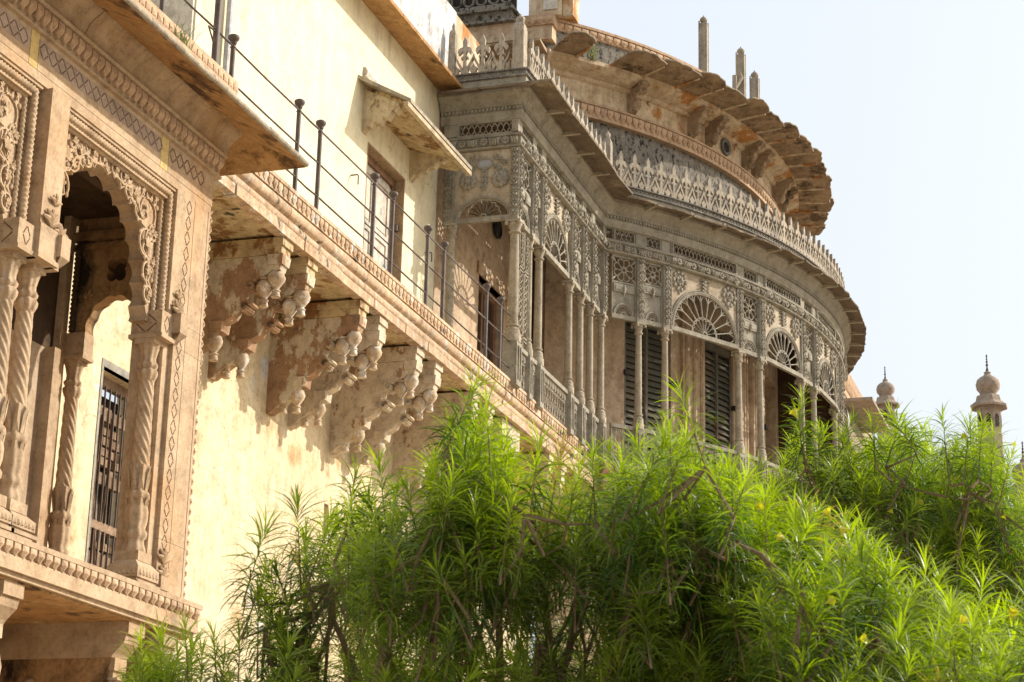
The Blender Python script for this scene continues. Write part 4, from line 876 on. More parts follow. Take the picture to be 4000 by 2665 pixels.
            for s_ in (-1, 1): O_.tube([(0, -.015, zz + .05), (s_ * .04, -.03, zz + .03), (s_ * .03, -.02, zz - .06)], [.008, .014, .005], 5)
        else:                                       # near face: oval medallion and rosettes
            P.xz([(-h, ztop), (h, ztop), (h, z1), (-h, z1)], 0, th)
    return P, T, O_
def make_bay(x, y, rot, wd, kind, parent=G):
    P, T, O_ = bay(wd, kind)
    b = part('tracery_panel', P, 'panel' if kind != 'small' else 'iron', parent, (x, y, 0), rot)
    part('fan_tracery', T, 'iron', b, (x, y, 0), rot, smooth=45)
    if O_.v: part('flower_relief', O_, 'iron', b, (x, y, 0), rot, smooth=50, kind='stuff')
    # lattice frieze over the bay
    L = MB(); h = wd / 2 - .05; z0, z1 = 10.80, 10.98
    npt = max(2, round(2 * h / .085)); st = 2 * h / npt
    for i in range(npt):
        a = -h + i * st
        zc = (z0 + z1) / 2
        L.tube([(a, 0, z0), (a + st * .15, 0, z0 + .03), (a + st * .5, 0, zc - .018), (a + st * .5, 0, zc + .018), (a + st * .15, 0, z1 - .03), (a, 0, z1)], .0085, 4, flat=1.6)
        L.tube([(a + st, 0, z0), (a + st * .85, 0, z0 + .03), (a + st * .5, 0, zc - .018)], .0085, 4, flat=1.6)
        L.tube([(a + st * .5, 0, zc + .018), (a + st * .85, 0, z1 - .03), (a + st, 0, z1)], .0085, 4, flat=1.6)
    part('lattice', L, 'iron', b, (x, y, 0), rot)
    Fr = wall_holes(MB(), -wd / 2, wd / 2, 10.80, 10.98, -.02, .05, [(-h, h, 10.803, 10.977)])
    Fr.merge(wall_holes(MB(), -h - .03, h + .03, 10.785, 10.995, -.035, -.02, [(-h, h, 10.81, 10.97)]))
    bead_line(Fr, (-h - .012, -.04, 10.992), (h + .012, -.04, 10.992), .007, .022)
    part('lattice_frame', Fr, 'iron', b, (x, y, 0), rot)
    k_ = max(1, round((wd + .08) / .30)); lo_ = .105 if parent is G and wd < .9 or True else .1
    if rot == -pi / 2: lo_ = .06
    if rot not in (0, -pi / 2): lo_ = .065
    for i in range(k_):
        a = -(wd + .08) / 2 + (wd + .08) * (i + .5) / k_
        link('leaf_scroll', lbm, b, (x + a * cos(rot) + lo_ * sin(rot), y + a * sin(rot) - lo_ * cos(rot), 10.668), rot)
    return b
# wing bays
wb = [(24.37, 24.93, 'small'), (25.03, 25.37, 'small'), (25.50, 26.86, 'large'), (27.0, 27.45, 'small'), (27.59, 27.99, 'small'), (28.13, 28.56, 'small')]
for a, b, k_ in wb: make_bay((a + b) / 2, 7.99, 0, b - a + .0, k_)
NF = make_bay(24.27, 8.43, -pi / 2, .86, 'near')
mb = MB()
mb.tube([(.11 * cos(2 * pi * i / 20), -.02, 10.38 + .075 * sin(2 * pi * i / 20)) for i in range(20)], .016, 6, closed=True)
for s_ in (-1, 1):
    rosette(mb, s_ * .23, 10.13, -.012, .135, 9, .04); rosette(mb, s_ * .23, 10.13, -.03, .07, 6, .03)
    for k_ in range(6): rosette(mb, s_ * (.17 + .06 * (k_ % 3)), 10.46 - .045 * k_, -.012, .05, 5, .025)
for k_ in range(4): rosette(mb, 0, 10.26 - k_ * .075, -.015, .058, 6, .03)
part('flower_relief', mb, 'iron', NF, (24.27, 8.43, 0), -pi / 2, smooth=50, kind='stuff')
part('oval_glass', MB().xz([(.10 * cos(2 * pi * i / 20), 10.38 + .068 * sin(2 * pi * i / 20)) for i in range(20)], -.012, -.004), 'pipe', NF, (24.27, 8.43, 0), -pi / 2)
edges = [A0 + .45] + cth
for i in range(len(edges) - 1):
    a, b = edges[i] + .45, edges[i + 1] - .45; m_ = (a + b) / 2
    wd = 2 * (PATH_R - .06) * sin(R((b - a) / 2)); x, y = cp(m_, (PATH_R - .06) * cos(R((b - a) / 2)) + (.04 if b - a > 5 else 0))
    make_bay(x, y, R(m_ + 90), wd, 'large' if b - a > 5 else 'small')
# balustrade
def balus(x, y, rot, wd, parent=G):
    h = wd / 2; F_ = MB().box(-h, h, -.03, .03, 7.78, 7.84).box(-h, h, -.025, .025, 7.22, 7.26).box(-h, -h + .03, -.02, .02, 7.26, 7.78).box(h - .03, h, -.02, .02, 7.26, 7.78)
    b = part('balustrade_panel', F_, 'iron', parent, (x, y, 0), rot)
    T = MB(); n = max(2, round(wd / .125)); st = (wd - .06) / n
    for i in range(n):
        a = -h + .03 + st * (i + .5)
        T.tube([(a, 0, 7.26), (a, 0, 7.68)], .009, 4)
        for s_ in (-1, 1):
            T.tube([(a, 0, 7.66), (a + s_ * .028, 0, 7.70), (a + s_ * .045, 0, 7.775)], [.008, .016, .006], 5)
            T.tube([(a + s_ * .012, 0, 7.64), (a + s_ * .05, 0, 7.62), (a + s_ * .055, 0, 7.66)], .009, 5)
            T.tube([(a, 0, 7.36), (a + s_ * .045, 0, 7.42), (a + s_ * .05, 0, 7.48)], .008, 4)
            T.tube([(a, 0, 7.36), (a + s_ * .045, 0, 7.30), (a + s_ * .055, 0, 7.26)], .008, 4)
        T.tube([(a, 0, 7.66), (a, 0, 7.72), (a, 0, 7.775)], [.01, .02, .006], 6)
        T.tube([(a + .02 * cos(2 * pi * k_ / 8), 0, 7.52 + .02 * sin(2 * pi * k_ / 8)) for k_ in range(8)], .007, 4, closed=True)
    part('baluster_tracery', T, 'iron', b, (x, y, 0), rot, smooth=45)
for a, b, k_ in wb: balus((a + b) / 2, 7.99, 0, b - a)
for i in range(len(edges) - 1):
    a, b = edges[i] + .5, edges[i + 1] - .5; m_ = (a + b) / 2
    wd = 2 * (PATH_R - .06) * sin(R((b - a) / 2)); x, y = cp(m_, (PATH_R - .06) * cos(R((b - a) / 2)))
    if m_ < 280: balus(x, y, R(m_ + 90), wd)
# pierced screen strip beside the corner column
mb = MB()
for k_ in range(5): rosette(mb, 0, 9.42 - k_ * .10, -.005, .055, 6, .02)
for k_ in range(9):
    z = 8.80 - k_ * .09
    for s_ in (-1, 1): mb.tube([(s_ * .07, 0, z), (0, -.005, z + .045), (-s_ * .07, 0, z + .09)], .008, 4)
for z in (8.9, 8.95, 8.0, 7.95): mb.box(-.10, .10, -.012, .012, z, z + .02)
mb.box(-.10, -.085, -.012, .012, 7.84, 9.5).box(.085, .10, -.012, .012, 7.84, 9.5)
part('pierced_screen', mb, 'iron', G, (24.62, 7.99, 0), 0)
part('pierced_screen', mb, 'iron', G, (24.84, 7.99, 0), 0)
x0, y0 = cp(274.6, 8.0); x1, y1 = cp(274.6, 9.0)
part('end_shade_sheet', MB().add([(x0, y0, 7.2), (x1, y1, 7.2), (x1, y1, 11.3), (x0, y0, 11.3), (x0 + .05, y0, 7.2), (x1 + .05, y1, 7.2), (x1 + .05, y1, 11.3), (x0 + .05, y0, 11.3)], [(0, 1, 2, 3), (4, 5, 6, 7), (0, 1, 5, 4), (1, 2, 6, 5), (2, 3, 7, 6), (3, 0, 4, 7)]), 'soot_and_shade', G, label='dark sheet added across the far gallery end for its dim interior')  # added dark sheet, closes off the sky and stands for the dim interior
# wing ceiling and roof
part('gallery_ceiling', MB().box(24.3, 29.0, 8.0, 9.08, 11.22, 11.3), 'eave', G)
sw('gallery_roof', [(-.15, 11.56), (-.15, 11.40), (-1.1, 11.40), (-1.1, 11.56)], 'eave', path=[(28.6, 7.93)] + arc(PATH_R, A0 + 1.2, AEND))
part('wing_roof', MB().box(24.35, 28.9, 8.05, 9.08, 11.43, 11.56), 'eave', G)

# ------------------------------------------------------------------ rotunda
RO = thing('rotunda', 'round ochre rotunda with a scalloped stone eave and black lichen streaks', 'building', (35, 14.5, GROUND))
ring = lambda r, a0=221.8, a1=330, st=1.2: arc(r, a0, a1, st)
def rs(name, prof, m, a0=221.8, a1=330, smooth=30, label=None, st=1.2):
    return part(name, sweep(MB(), ring(1.0, a0, a1, st) if False else [cp(a0 + (a1 - a0) * i / int((a1 - a0) / st), 8.0) for i in range(int((a1 - a0) / st) + 1)], prof), m, RO, label=label, smooth=smooth)
# gallery level wall with shuttered openings (angles) z 7.2-10.1
opens = [(233.9, 241.4), (247.7, 254.6), (261.6, 264.3), (265.4, 272.0), (276, 283)]
th = 223.0; wm = MB()
def wedge(mb, a0, a1, r0, r1, z0, z1, st=1.2):
    n = max(1, int((a1 - a0) / st)); inn = [cp(a0 + (a1 - a0) * i / n, r0) for i in range(n + 1)]; out = [cp(a0 + (a1 - a0) * i / n, r1) for i in range(n + 1)]
    m = n + 1; vs = [(x, y, z) for z in (z0, z1) for pts in (inn, out) for x, y in pts]
    fs = []
    for i in range(n):
        fs += [(i, i + 1, m + i + 1, m + i), (2 * m + i, 3 * m + i, 3 * m + i + 1, 2 * m + i + 1), (m + i, m + i + 1, 3 * m + i + 1, 3 * m + i), (i, 2 * m + i, 2 * m + i + 1, i + 1)]
    fs += [(0, m, 3 * m, 2 * m), (m - 1, 3 * m - 1, 4 * m - 1, 2 * m - 1)]
    return mb.add(vs, fs)
prev = 223.0
for a, b in opens + [(330, 331)]:
    wedge(wm, prev, a, 7.6, 8.0, 7.2, 11.4); 
    if a < 330: wedge(wm, a, b, 7.6, 8.0, 10.12, 11.4)
    prev = b
part('gallery_wall', wm, 'orange', RO, label='peeling peach wall of the rotunda behind the gallery')
part('lower_drum', wedge(MB(), 224, 330, 7.6, 8.02, GROUND, 7.19), 'orange', RO)
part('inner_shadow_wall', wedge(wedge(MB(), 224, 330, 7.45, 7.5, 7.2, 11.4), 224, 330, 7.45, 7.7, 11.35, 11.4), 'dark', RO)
for t0, t1 in ((243.0, 247.2), (255.3, 257.4), (258.6, 261.3)):
    q = MB()
    wedge(q, t0, t1, 8.0, 8.07, 7.2, 10.6); n = 3
    for k_ in range(n): 
        a = t0 + (t1 - t0) * (k_ + .5) / n; q.tube([(*cp(a, 8.07), 7.2), (*cp(a, 8.07), 10.6)], .045, 8)
    part('wall_pilaster', q, 'orange', RO, smooth=40)
slat = MB().box(-.21, .21, -.008, .03, -.045, .045)
def shutter(a0, a1, zt=10.1, ajar=0.0):
    am = (a0 + a1) / 2; wd = 2 * 7.92 * sin(R((a1 - a0) / 2)); x0, y0 = cp(am, 7.90); rot = R(am + 90)
    S = part('shutter', MB().box(-wd / 2, -wd / 2 + .06, -.05, .03, 7.2, zt).box(wd / 2 - .06, wd / 2, -.05, .03, 7.2, zt).box(-wd / 2, wd / 2, -.05, .03, zt - .12, zt).box(-.025, .025, -.055, .03, 7.2, zt), 'shutter', RO, (x0, y0, 0), rot)
    lw = wd / 2 - .10
    me = MB().add([(-lw / 2, -.045, -.05), (lw / 2, -.045, -.05), (lw / 2, .015, .05), (-lw / 2, .015, .05), (-lw / 2, -.03, -.055), (lw / 2, -.03, -.055), (lw / 2, .03, .045), (-lw / 2, .03, .045)], [(0, 1, 2, 3), (4, 5, 6, 7), (0, 1, 5, 4), (1, 2, 6, 5), (2, 3, 7, 6), (3, 0, 4, 7)]).mesh('slat', M['shutter'])
    for s_ in (-1, 1):
        cx = s_ * (wd / 4 - .01); z = 7.9
        while z < zt - .2:
            o = link('slat', me, S, (x0 + cx * cos(rot), y0 + cx * sin(rot), z), rot + rnd.uniform(-.01, .01)); z += .104
        part('stile', MB().box(cx - lw / 2 - .035, cx - lw / 2, -.04, .02, 7.2, zt - .12).box(cx + lw / 2, cx + lw / 2 + .035, -.04, .02, 7.2, zt - .12).box(cx - lw / 2, cx + lw / 2, -.04, .02, 7.2, 7.85), 'shutter', S, (x0, y0, 0), rot)
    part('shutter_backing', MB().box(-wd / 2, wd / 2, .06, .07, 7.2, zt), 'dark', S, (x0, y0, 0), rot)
    part('shutter_stop', MB().box(-wd / 2 - .02, -wd / 2 + .06, -.12, -.04, 9.05, 9.13).box(wd / 2 - .02, wd / 2 + .1, -.16, -.04, 9.05, 9.13), 'black', S, (x0, y0, 0), rot)
for a, b in opens[:3] + [opens[4]]: shutter(a, b)
# pierced overlight above the second shutter
q = MB(); am = 251.1; x0, y0 = cp(am, 8.02); 
for i in range(9):
    q.tube([(-.42 + i * .105, 0, 10.14), (-.37 + i * .105, 0, 10.24), (-.42 + i * .105, 0, 10.34)], .016, 4); q.tube([(-.32 + i * .105, 0, 10.14), (-.37 + i * .105, 0, 10.24), (-.32 + i * .105, 0, 10.34)], .016, 4)
part('pierced_overlight', q, 'lichen', RO, (x0, y0, 0), R(am + 90))
# drum above the gallery roof
rs('drum_lower', [(0, 11.4), (0.0, 13.30), (-.4, 13.30), (-.4, 11.4)], 'lichen', label='lower drum band covered in black lichen')
rs('petal_band', [(.10, 13.30), (.10, 13.52), (.13, 13.525), (.13, 13.56), (-.2, 13.56), (-.2, 13.30)], 'petal')
pmD = petal_mesh('petal', .125, .15, .035, 'petal')
for i in range(68):
    t = 222.5 + i * .93
    if t > 285: break
    x, y = cp(t, 8.10); link('petal', pmD, RO, (x, y, 13.50), R(t + 90))
rs('drum_upper', [(.04, 13.56), (.04, 14.02), (-.3, 14.02), (-.3, 13.56)], 'drum', label='upper drum band of ochre streaked plaster')
rs('drum_cornice', [(.04, 13.93), (.10, 13.95), (.13, 13.99), (.12, 14.0), (.24, 14.03), (.34, 14.06), (.42, 14.10), (.42, 14.17), (-.2, 14.17), (-.2, 13.93)], 'drum', smooth=45)
# eave brackets
def drum_bracket(t):
    x, y = cp(t, 8.03); rot = R(t + 90)
    K = part('drum_bracket', MB().yz([(0, 14.05), (-.40, 14.05), (-.40, 13.99), (-.34, 13.96), (-.34, 13.90), (-.27, 13.87), (-.25, 13.80), (-.17, 13.77), (-.17, 13.70), (-.10, 13.62), (0, 13.56)], -.07, .07), 'chajja', RO, (x, y, 0), rot)
    part('bracket_scroll', MB().tube([(0, -.20, 13.80), (0, -.17, 13.70), (0, -.14, 13.62)], [.05, .085, .05], 8).box(-.09, .09, -.42, 0, 14.0, 14.05), 'chajja', K, (x, y, 0), rot, smooth=50)
for t in (234.3, 244.6, 248.2, 257.4, 260.6, 270.5, 273.6, 283): drum_bracket(t)
# round vent
o_ = part('round_window', MB().lathe([(.10, 0), (.10, .03), (.135, .045), (.155, .04), (.16, .0)], n=20), 'iron_dark', RO, smooth=50)
t = 252.3; x, y = cp(t, 8.05)
o_.matrix_basis = Matrix.Translation((x, y, 13.78)) @ Matrix.Rotation(R(t + 90), 4, 'Z') @ Matrix.Rotation(pi / 2, 4, 'X')
o2 = part('window_dark', MB().lathe([(.102, 0), (.102, .006)], n=20), 'dark', RO); o2.matrix_basis = o_.matrix_basis
# scalloped eave slabs
def scallop(a0, a1, big, z_in=14.16, z_out=14.20):
    n = 10; vs = []; t = .022; tilt = rnd.uniform(.030, .075); dz = rnd.uniform(-.018, .018); dr = rnd.uniform(-.045, .035)
    def ro_(u):
        bul = max(0, sin(pi * min(1, u * 1.02)))
        return 9.03 + dr + (.075 * bul ** .8 if big else .045 * bul - .01) + .010 * sin(u * 17 + a0 * 3) + .006 * sin(u * 41 + a0)
    def zz(u, f): return z_in + (z_out - z_in) * f + dz + (tilt * (.5 - u) + (.045 if big else .02) * sin(pi * u)) * f - .03 * f
    for j in range(n + 1):
        u = j / n; a = a0 + (a1 - a0) * u
        for i, f in enumerate((0, .45, .8, 1.0)):
            r_ = 8.36 + (ro_(u) - 8.36) * f
            vs.append((*cp(a, r_), zz(u, f))); vs.append((*cp(a, r_), zz(u, f) + t + .02 * (1 - f)))
    m = 8; fs = []
    for j in range(n):
        for i in range(3):
            b = j * m + i * 2; c = (j + 1) * m + i * 2
            fs += [(b, b + 2, c + 2, c), (b + 1, c + 1, c + 3, b + 3)]
        b = j * m + 6; c = (j + 1) * m + 6; fs.append((b, b + 1, c + 1, c)); b = j * m; c = (j + 1) * m; fs.append((b, c, c + 1, b + 1))
    for b in (0, n * m): fs += [(b, b + 1, b + 3, b + 2), (b + 2, b + 3, b + 5, b + 4), (b + 4, b + 5, b + 7, b + 6)]
    s_ = part('scalloped_slab', MB().add(vs, fs), 'chajja', RO, smooth=35)
    pts = [(*cp(a0 + (a1 - a0) * j / n, ro_(j / n) + .003), zz(j / n, 1) + t / 2 + .002) for j in range(n + 1)]
    part('slab_edge', MB().tube(pts, .014, 6), 'chajja_edge', s_, smooth=60)
    ends = [(*cp(a1 - .02, 8.40), zz(1, 0) - .006), (*cp(a1 - .02, ro_(1) - .06), zz(1, .92) - .012)]
    part('joint_ridge', MB().tube(ends, [.035, .014], 5), 'drum', s_)
sc_edges = [229.4, 233.9, 238.9, 242.7, 247.4, 250.9, 255.3, 258.8, 263.6, 267.0, 271.8, 275.4, 280.2, 283.8, 288.6, 292]
big_ = True
for a, b in zip(sc_edges, sc_edges[1:]): scallop(a + .03, b + .10, big_); big_ = not big_
scallop(221.9, 225.0, True)
rs('drum_attic', [(.12, 14.17), (.10, 14.78), (-.3, 14.78), (-.3, 14.17)], 'lichen', a1=300)
rs('roof_coping', [(.10, 14.70), (.13, 14.705), (.13, 14.84), (.17, 14.845), (.17, 14.89), (-.3, 14.89), (-.3, 14.70)], 'petal', a1=300)
pmR = petal_mesh('petal', .15, .12, .03, 'petal')
for i in range(30):
    t = 222.6 + i * 1.12; x, y = cp(t, 8.13); link('petal', pmR, RO, (x, y, 14.83), R(t + 90))
# flat flank of the drum at the left with blind arcade
fx = 28.92
part('flank_wall', MB().box(fx, fx + .3, 8.98, 11.5, 11.56, 14.3), 'drum', RO)
part('flank_cornice', MB().box(fx - .06, fx + .3, 8.93, 11.5, 14.45, 14.78).box(fx - .25, fx + .3, 9.45, 11.5, 14.40, 14.72), 'orange', RO)
for k_ in range(6):
    y0 = 9.02 + k_ * .42
    slab = MB().add([(fx, y0, 14.20), (fx, y0 + .41, 14.20), (fx - .42, y0 + .41, 14.26), (fx - .42, y0, 14.26), (fx, y0, 14.27), (fx, y0 + .41, 14.27), (fx - .42, y0 + .41, 14.30), (fx - .42, y0, 14.30)], [(0, 1, 2, 3), (4, 5, 6, 7), (0, 1, 5, 4), (1, 2, 6, 5), (2, 3, 7, 6), (3, 0, 4, 7)])
    part('flank_eave_slab', slab, 'chajja', RO)
part('flank_coping', MB().box(fx - .10, fx + .3, 8.90, 9.42, 14.70, 14.89), 'petal', RO)
for i in range(4): link('petal', pmR, RO, (fx - .10, 9.0 + i * .125, 14.83), -pi / 2)
q = MB().box(fx - .36, fx + .2, 9.5, 11.5, 14.72, 14.76).box(fx - .30, fx + .2, 9.55, 11.5, 14.76, 14.92).box(fx - .38, fx + .2, 9.5, 11.5, 14.92, 14.97).box(fx - .2, fx + .2, 9.6, 11.5, 14.97, 15.12)
part('flank_moulding', q, 'lichen', RO)
AP = part('arcade_parapet', MB().box(fx - .02, fx + .1, 9.6, 11.6, 15.1, 16.2), 'dark', RO)
for k_ in range(7):
    y = 9.72 + k_ * .22
    q = MB().tube([(fx - .10, y + .085 * cos(t_), 15.26 + .08 * sin(t_)) for t_ in [pi + i * pi / 8 for i in range(9)]] , .022, 6)
    q.tube([(fx - .10, y - .085, 15.26), (fx - .10, y - .085, 16.0)], .022, 6).tube([(fx - .10, y + .085, 15.26), (fx - .10, y + .085, 16.0)], .022, 6)
    part('arcade_loop', q, 'lichen', AP, smooth=50)
TW = part('roof_tower', MB().box(28.93, 29.60, 8.80, 9.36, 14.9, 17.5).box(29.0, 29.36, 8.62, 8.79, 14.9, 17.5), 'drum', RO, label='plain pier rising above the roof edge')
part('tower_panel', MB().box(28.90, 28.929, 8.86, 9.10, 15.0, 17.5), 'creamside', TW)

# ------------------------------------------------------------------ roof pinnacles behind the eave
for (x, y, zb, zt, lb) in ((29.55, 6.54, 13.1, 14.93, 'tallest stone pinnacle standing behind the scalloped eave'), (32.4, 6.47, 13.9, 15.62, 'middle stone pinnacle beside a broken cresting stub'), (33.6, 6.48, 13.9, 15.66, 'shortest stone pinnacle at the right of the roof')):
    pass
def ray_at(px, py, X):
    c = Vector((px - 2000, py - 1332.5, F_PX)); d = Vector([sum(ax[i][k] * c[k] for k in range(3)) for i in range(3)]); return d * (X / d.x)
for px, pyt, X, lb in ((2748, 60, 34.0, 'tallest stone pinnacle standing behind the scalloped eave'), (2893, 182, 35.5, 'middle stone pinnacle beside a broken cresting stub'), (2947, 275, 37.0, 'shortest stone pinnacle, rightmost above the roof')):
    p = ray_at(px, pyt, X); s_ = X / 30
    T = thing('stone_pinnacle', lb, 'pinnacle', (p.x, p.y, 14.2), 'stone pinnacles on the rotunda roof')
    H = p.z - 14.2 - .13 * s_
    part('shaft', MB().tbox(p.x - .07 * s_, p.x + .07 * s_, p.y - .07 * s_, p.y + .07 * s_, 14.2, 14.2 + H - .04, .008).tbox(p.x - .05 * s_, p.x + .05 * s_, p.y - .05 * s_, p.y + .05 * s_, 14.2 + H - .05, 14.2 + H, .02), 'cresting', T)
    q = MB()
    for a in (-1, 1):
        for b in (-1, 1): q.box(p.x + a * .062 * s_ - .012, p.x + a * .062 * s_ + .012, p.y + b * .062 * s_ - .012, p.y + b * .062 * s_ + .012, 14.2, 14.2 + H + .0)
    part('corner_fillet', q, 'cresting', T)
    o = link('bulb', bulb, T, (p.x, p.y, 14.2 + H - .01)); o.scale = (s_ * .95,) * 3
p = ray_at(2870, 300, 35.3)
solo('cresting_stub', MB().tbox(p.x - .05, p.x + .05, p.y - .05, p.y + .05, 14.2, p.z + .02, .01).tube([(p.x, p.y, p.z - .25), (p.x + .1, p.y - .12, p.z), (p.x + .05, p.y - .08, p.z + .12)], [.05, .04, .02], 6), 'cresting', 'broken stub of stone cresting beside the middle pinnacle', 'stone fragment')
# tops of pinnacles stand on a hidden roof block
solo('roof_block', wedge(MB(), 224, 300, 4.5, 7.75, 13.9, 14.19), 'drum', 'flat plastered roof slab on top of the round drum', 'roof')

# ------------------------------------------------------------------ far range and turrets
FW = thing('far_wall', 'distant sandstone range with a carved parapet beyond the rotunda', 'building', (55, 8, GROUND))
part('wall', MB().box(46.5, 70, 7.15, 12, GROUND, 13.35), 'far', FW)
part('parapet', MB().box(46.5, 51.6, 7.05, 7.25, 13.35, 14.05).box(46.5, 51.8, 6.98, 7.3, 13.2, 13.35), 'petal', FW)
fm = petal_mesh('merlon', .17, .6, .05, 'petal')
fk = MB().ball((0, 0, 0), .04, 6, 4).mesh('knob', M['spire'])
for i in range(25):
    x = 46.65 + i * .2; link('merlon', fm, FW, (x, 7.05, 14.0)); link('knob', fk, FW, (x, 7.1, 14.09))
part('ledge', MB().box(44.6, 47.6, 6.0, 7.6, 12.35, 12.42).box(45, 52, 6.6, 8, 11.5, 12.2).box(45, 52, 6.9, 8, 11, 13), 'far', FW)
def turret(px, pt, X, s, label, ribs=0):
    p = ray_at(px, pt, X)                          # tip of the spire
    T = thing('turret', label, 'turret', (p.x, p.y, GROUND), 'domed turrets on the far range')
    z = p.z; c = (p.x, p.y, 0)
    part('spire', MB().lathe([(.003 * s, z), (.05 * s, z - .12 * s), (.02 * s, z - .2 * s), (.045 * s, z - .27 * s), (.02 * s, z - .32 * s), (.06 * s, z - .40 * s), (.025 * s, z - .46 * s), (.07 * s, z - .56 * s), (.03 * s, z - .64 * s), (.09 * s, z - .90 * s)], c, 12), 'spire', T, smooth=60)
    part('dome', MB().lathe([(.10 * s, z - .88 * s), (.17 * s, z - .93 * s), (.13 * s, z - .98 * s), (.22 * s, z - 1.10 * s), (.34 * s, z - 1.16 * s), (.50 * s, z - 1.30 * s), (.565 * s, z - 1.52 * s), (.53 * s, z - 1.75 * s), (.40 * s, z - 1.92 * s), (.38 * s, z - 2.02 * s)], c, 32, ribs, .04 if ribs else 0), 'far', T, smooth=60)
    part('neck', MB().lathe([(.38 * s, z - 2.02 * s), (.56 * s, z - 2.10 * s), (.60 * s, z - 2.25 * s), (.62 * s, z - 2.36 * s), (.90 * s, z - 2.58 * s), (.88 * s, z - 2.68 * s), (.62 * s, z - 2.62 * s), (.62 * s, z - 2.8 * s)], c, 8, phase=pi / 8), 'far', T)
    part('shaft', MB().lathe([(.58 * s, z - 2.8 * s), (.56 * s, z - 3.9 * s), (.60 * s, z - 4.0 * s), (.60 * s, GROUND)], c, 8, phase=pi / 8), 'far', T)
    for k_ in range(8):
        a = 2 * pi * k_ / 8 + pi / 4; r_ = .53 * s
        o = part('niche', MB().xz([(-.11 * s, -.5 * s), (.11 * s, -.5 * s), (.11 * s, 0), (.06 * s, .09 * s), (0, .13 * s), (-.06 * s, .09 * s), (-.11 * s, 0)], -.012, .02), 'dark', T, (p.x + r_ * cos(a), p.y + r_ * sin(a), z - 3.15 * s), a + pi / 2)
turret(3853, 1383, 62, .66, 'rightmost tall turret with plain bulbous dome above the tree')
turret(3456, 1430, 62, .50, 'smaller turret with ribbed dome near the rotunda', 12)
turret(3993, 1722, 62, .66, 'turret cut by the right picture edge, mostly hidden by leaves')

# ------------------------------------------------------------------ cable and switch box in the gallery
solo('electric_cable', MB().tube([(28.6, WY - .03, 11.2), (28.6, WY - .03, 9.0), (28.6, WY - .03, 8.6)], .018, 5).tube([(28.7, WY - .04, 11.1), (28.66, WY - .06, 10.0), (28.5, WY - .06, 9.2), (28.55, WY - .05, 8.6)], .007, 4).lathe([(.07, 0), (.09, .02), (.09, .10), (.07, .12)], (28.6, WY - .06, 8.45), 10), 'black', 'black cable hanging to a round junction box on the gallery wall', 'cable')

# ------------------------------------------------------------------ weeds on ledges
def weed(x, y, z, n, h, label):
    mb = MB(); r_ = random.Random(int(x * 100))
    for i in range(n):
        a = r_.uniform(0, 2 * pi); d = r_.uniform(.3, 1) * h * .6; b = r_.uniform(0, .18); H = h * r_.uniform(.4, 1)
        x0, y0 = x + r_.uniform(-.14, .14), y + r_.uniform(-.05, .05)
        mb.tube([(x0, y0, z), (x0 + d * cos(a) * .4, y0 + d * sin(a) * .4, z + H * .7), (x0 + d * cos(a), y0 + d * sin(a), z + H)], [.004, .003, .001], 3)
        if i % 2:
            for k_ in range(3):
                q = Vector((x0 + d * cos(a) * .3 * k_, y0 + d * sin(a) * .3 * k_, z + H * .3 * k_ + .02)); s_ = .02
                mb.add([q, q + Vector((s_, 0, s_ * .6)), q + Vector((s_ * 1.8, 0, 0)), q + Vector((s_, 0, -s_ * .6))], [(0, 1, 2, 3)])
    solo('weed_clump', mb, 'grass', label, 'weed')
x, y = cp(226.6, 8.5); weed(x, y, 14.15, 46, .34, 'dry green weed tuft growing in the gap of the scalloped eave')
weed(14.15, 7.70, 7.42, 22, .22, 'small green weed sprouting on the oriel parapet petals')

# ------------------------------------------------------------------ trees
def proj_pt(px, py, dist):
    c = Vector((px - 2000, py - 1332.5, F_PX)).normalized(); return Vector([sum(ax[i][k] * c[k] for k in range(3)) for i in range(3)]) * dist
nr = np.random.default_rng(5)
def shoot_variant(seed, L=.30, nleaf=84, leaf=.152, lw=.0025):
    """one leafy shoot, growing up +z from the origin; returns verts, quads, per-vertex leaf value"""
    r_ = np.random.default_rng(seed); V = []; Fc = []; A = []
    for i in range(nleaf):
        u = (i + .5) / nleaf; z = L * (.10 + .90 * u)
        az_ = i * 2.39996 + r_.normal() * .25
        el_ = R(5) + R(68) * u ** 2.2 + r_.normal() * .16
        ln = leaf * (1.0 - .5 * max(0, u - .8) * 3) * r_.uniform(.75, 1.12)
        droop = R(98) * (1 - .50 * u) * r_.uniform(.6, 1.3)
        d = np.array([cos(az_), sin(az_), 0.]); side = np.array([-sin(az_), cos(az_), 0.])
        side = side * cos(.5 * r_.normal()) + np.array([0, 0, 1.]) * .35 * r_.normal(); side /= np.linalg.norm(side)
        p = np.array([0, 0, z]); nseg = 4; b0 = len(V); e = el_
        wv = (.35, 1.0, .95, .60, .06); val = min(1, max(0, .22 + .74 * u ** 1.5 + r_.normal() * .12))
        for s_ in range(nseg + 1):
            w_ = lw * wv[s_] * (leaf / .125)
            V.append(p + side * w_); V.append(p - side * w_); A += [val, val]
            p = p + (d * cos(e) + np.array([0, 0, sin(e)])) * (ln / nseg); e -= droop / nseg
        for s_ in range(nseg): q = b0 + 2 * s_; Fc.append((q, q + 1, q + 3, q + 2))
    return np.array(V), np.array(Fc), np.array(A)
VAR = [shoot_variant(s_) for s_ in range(7)]
def in_poly(x, y, P):
    c = False; j = len(P) - 1
    for i in range(len(P)):
        if (P[i][1] > y) != (P[j][1] > y) and x < (P[j][0] - P[i][0]) * (y - P[i][1]) / (P[j][1] - P[i][1]) + P[i][0]: c = not c
        j = i
    return c
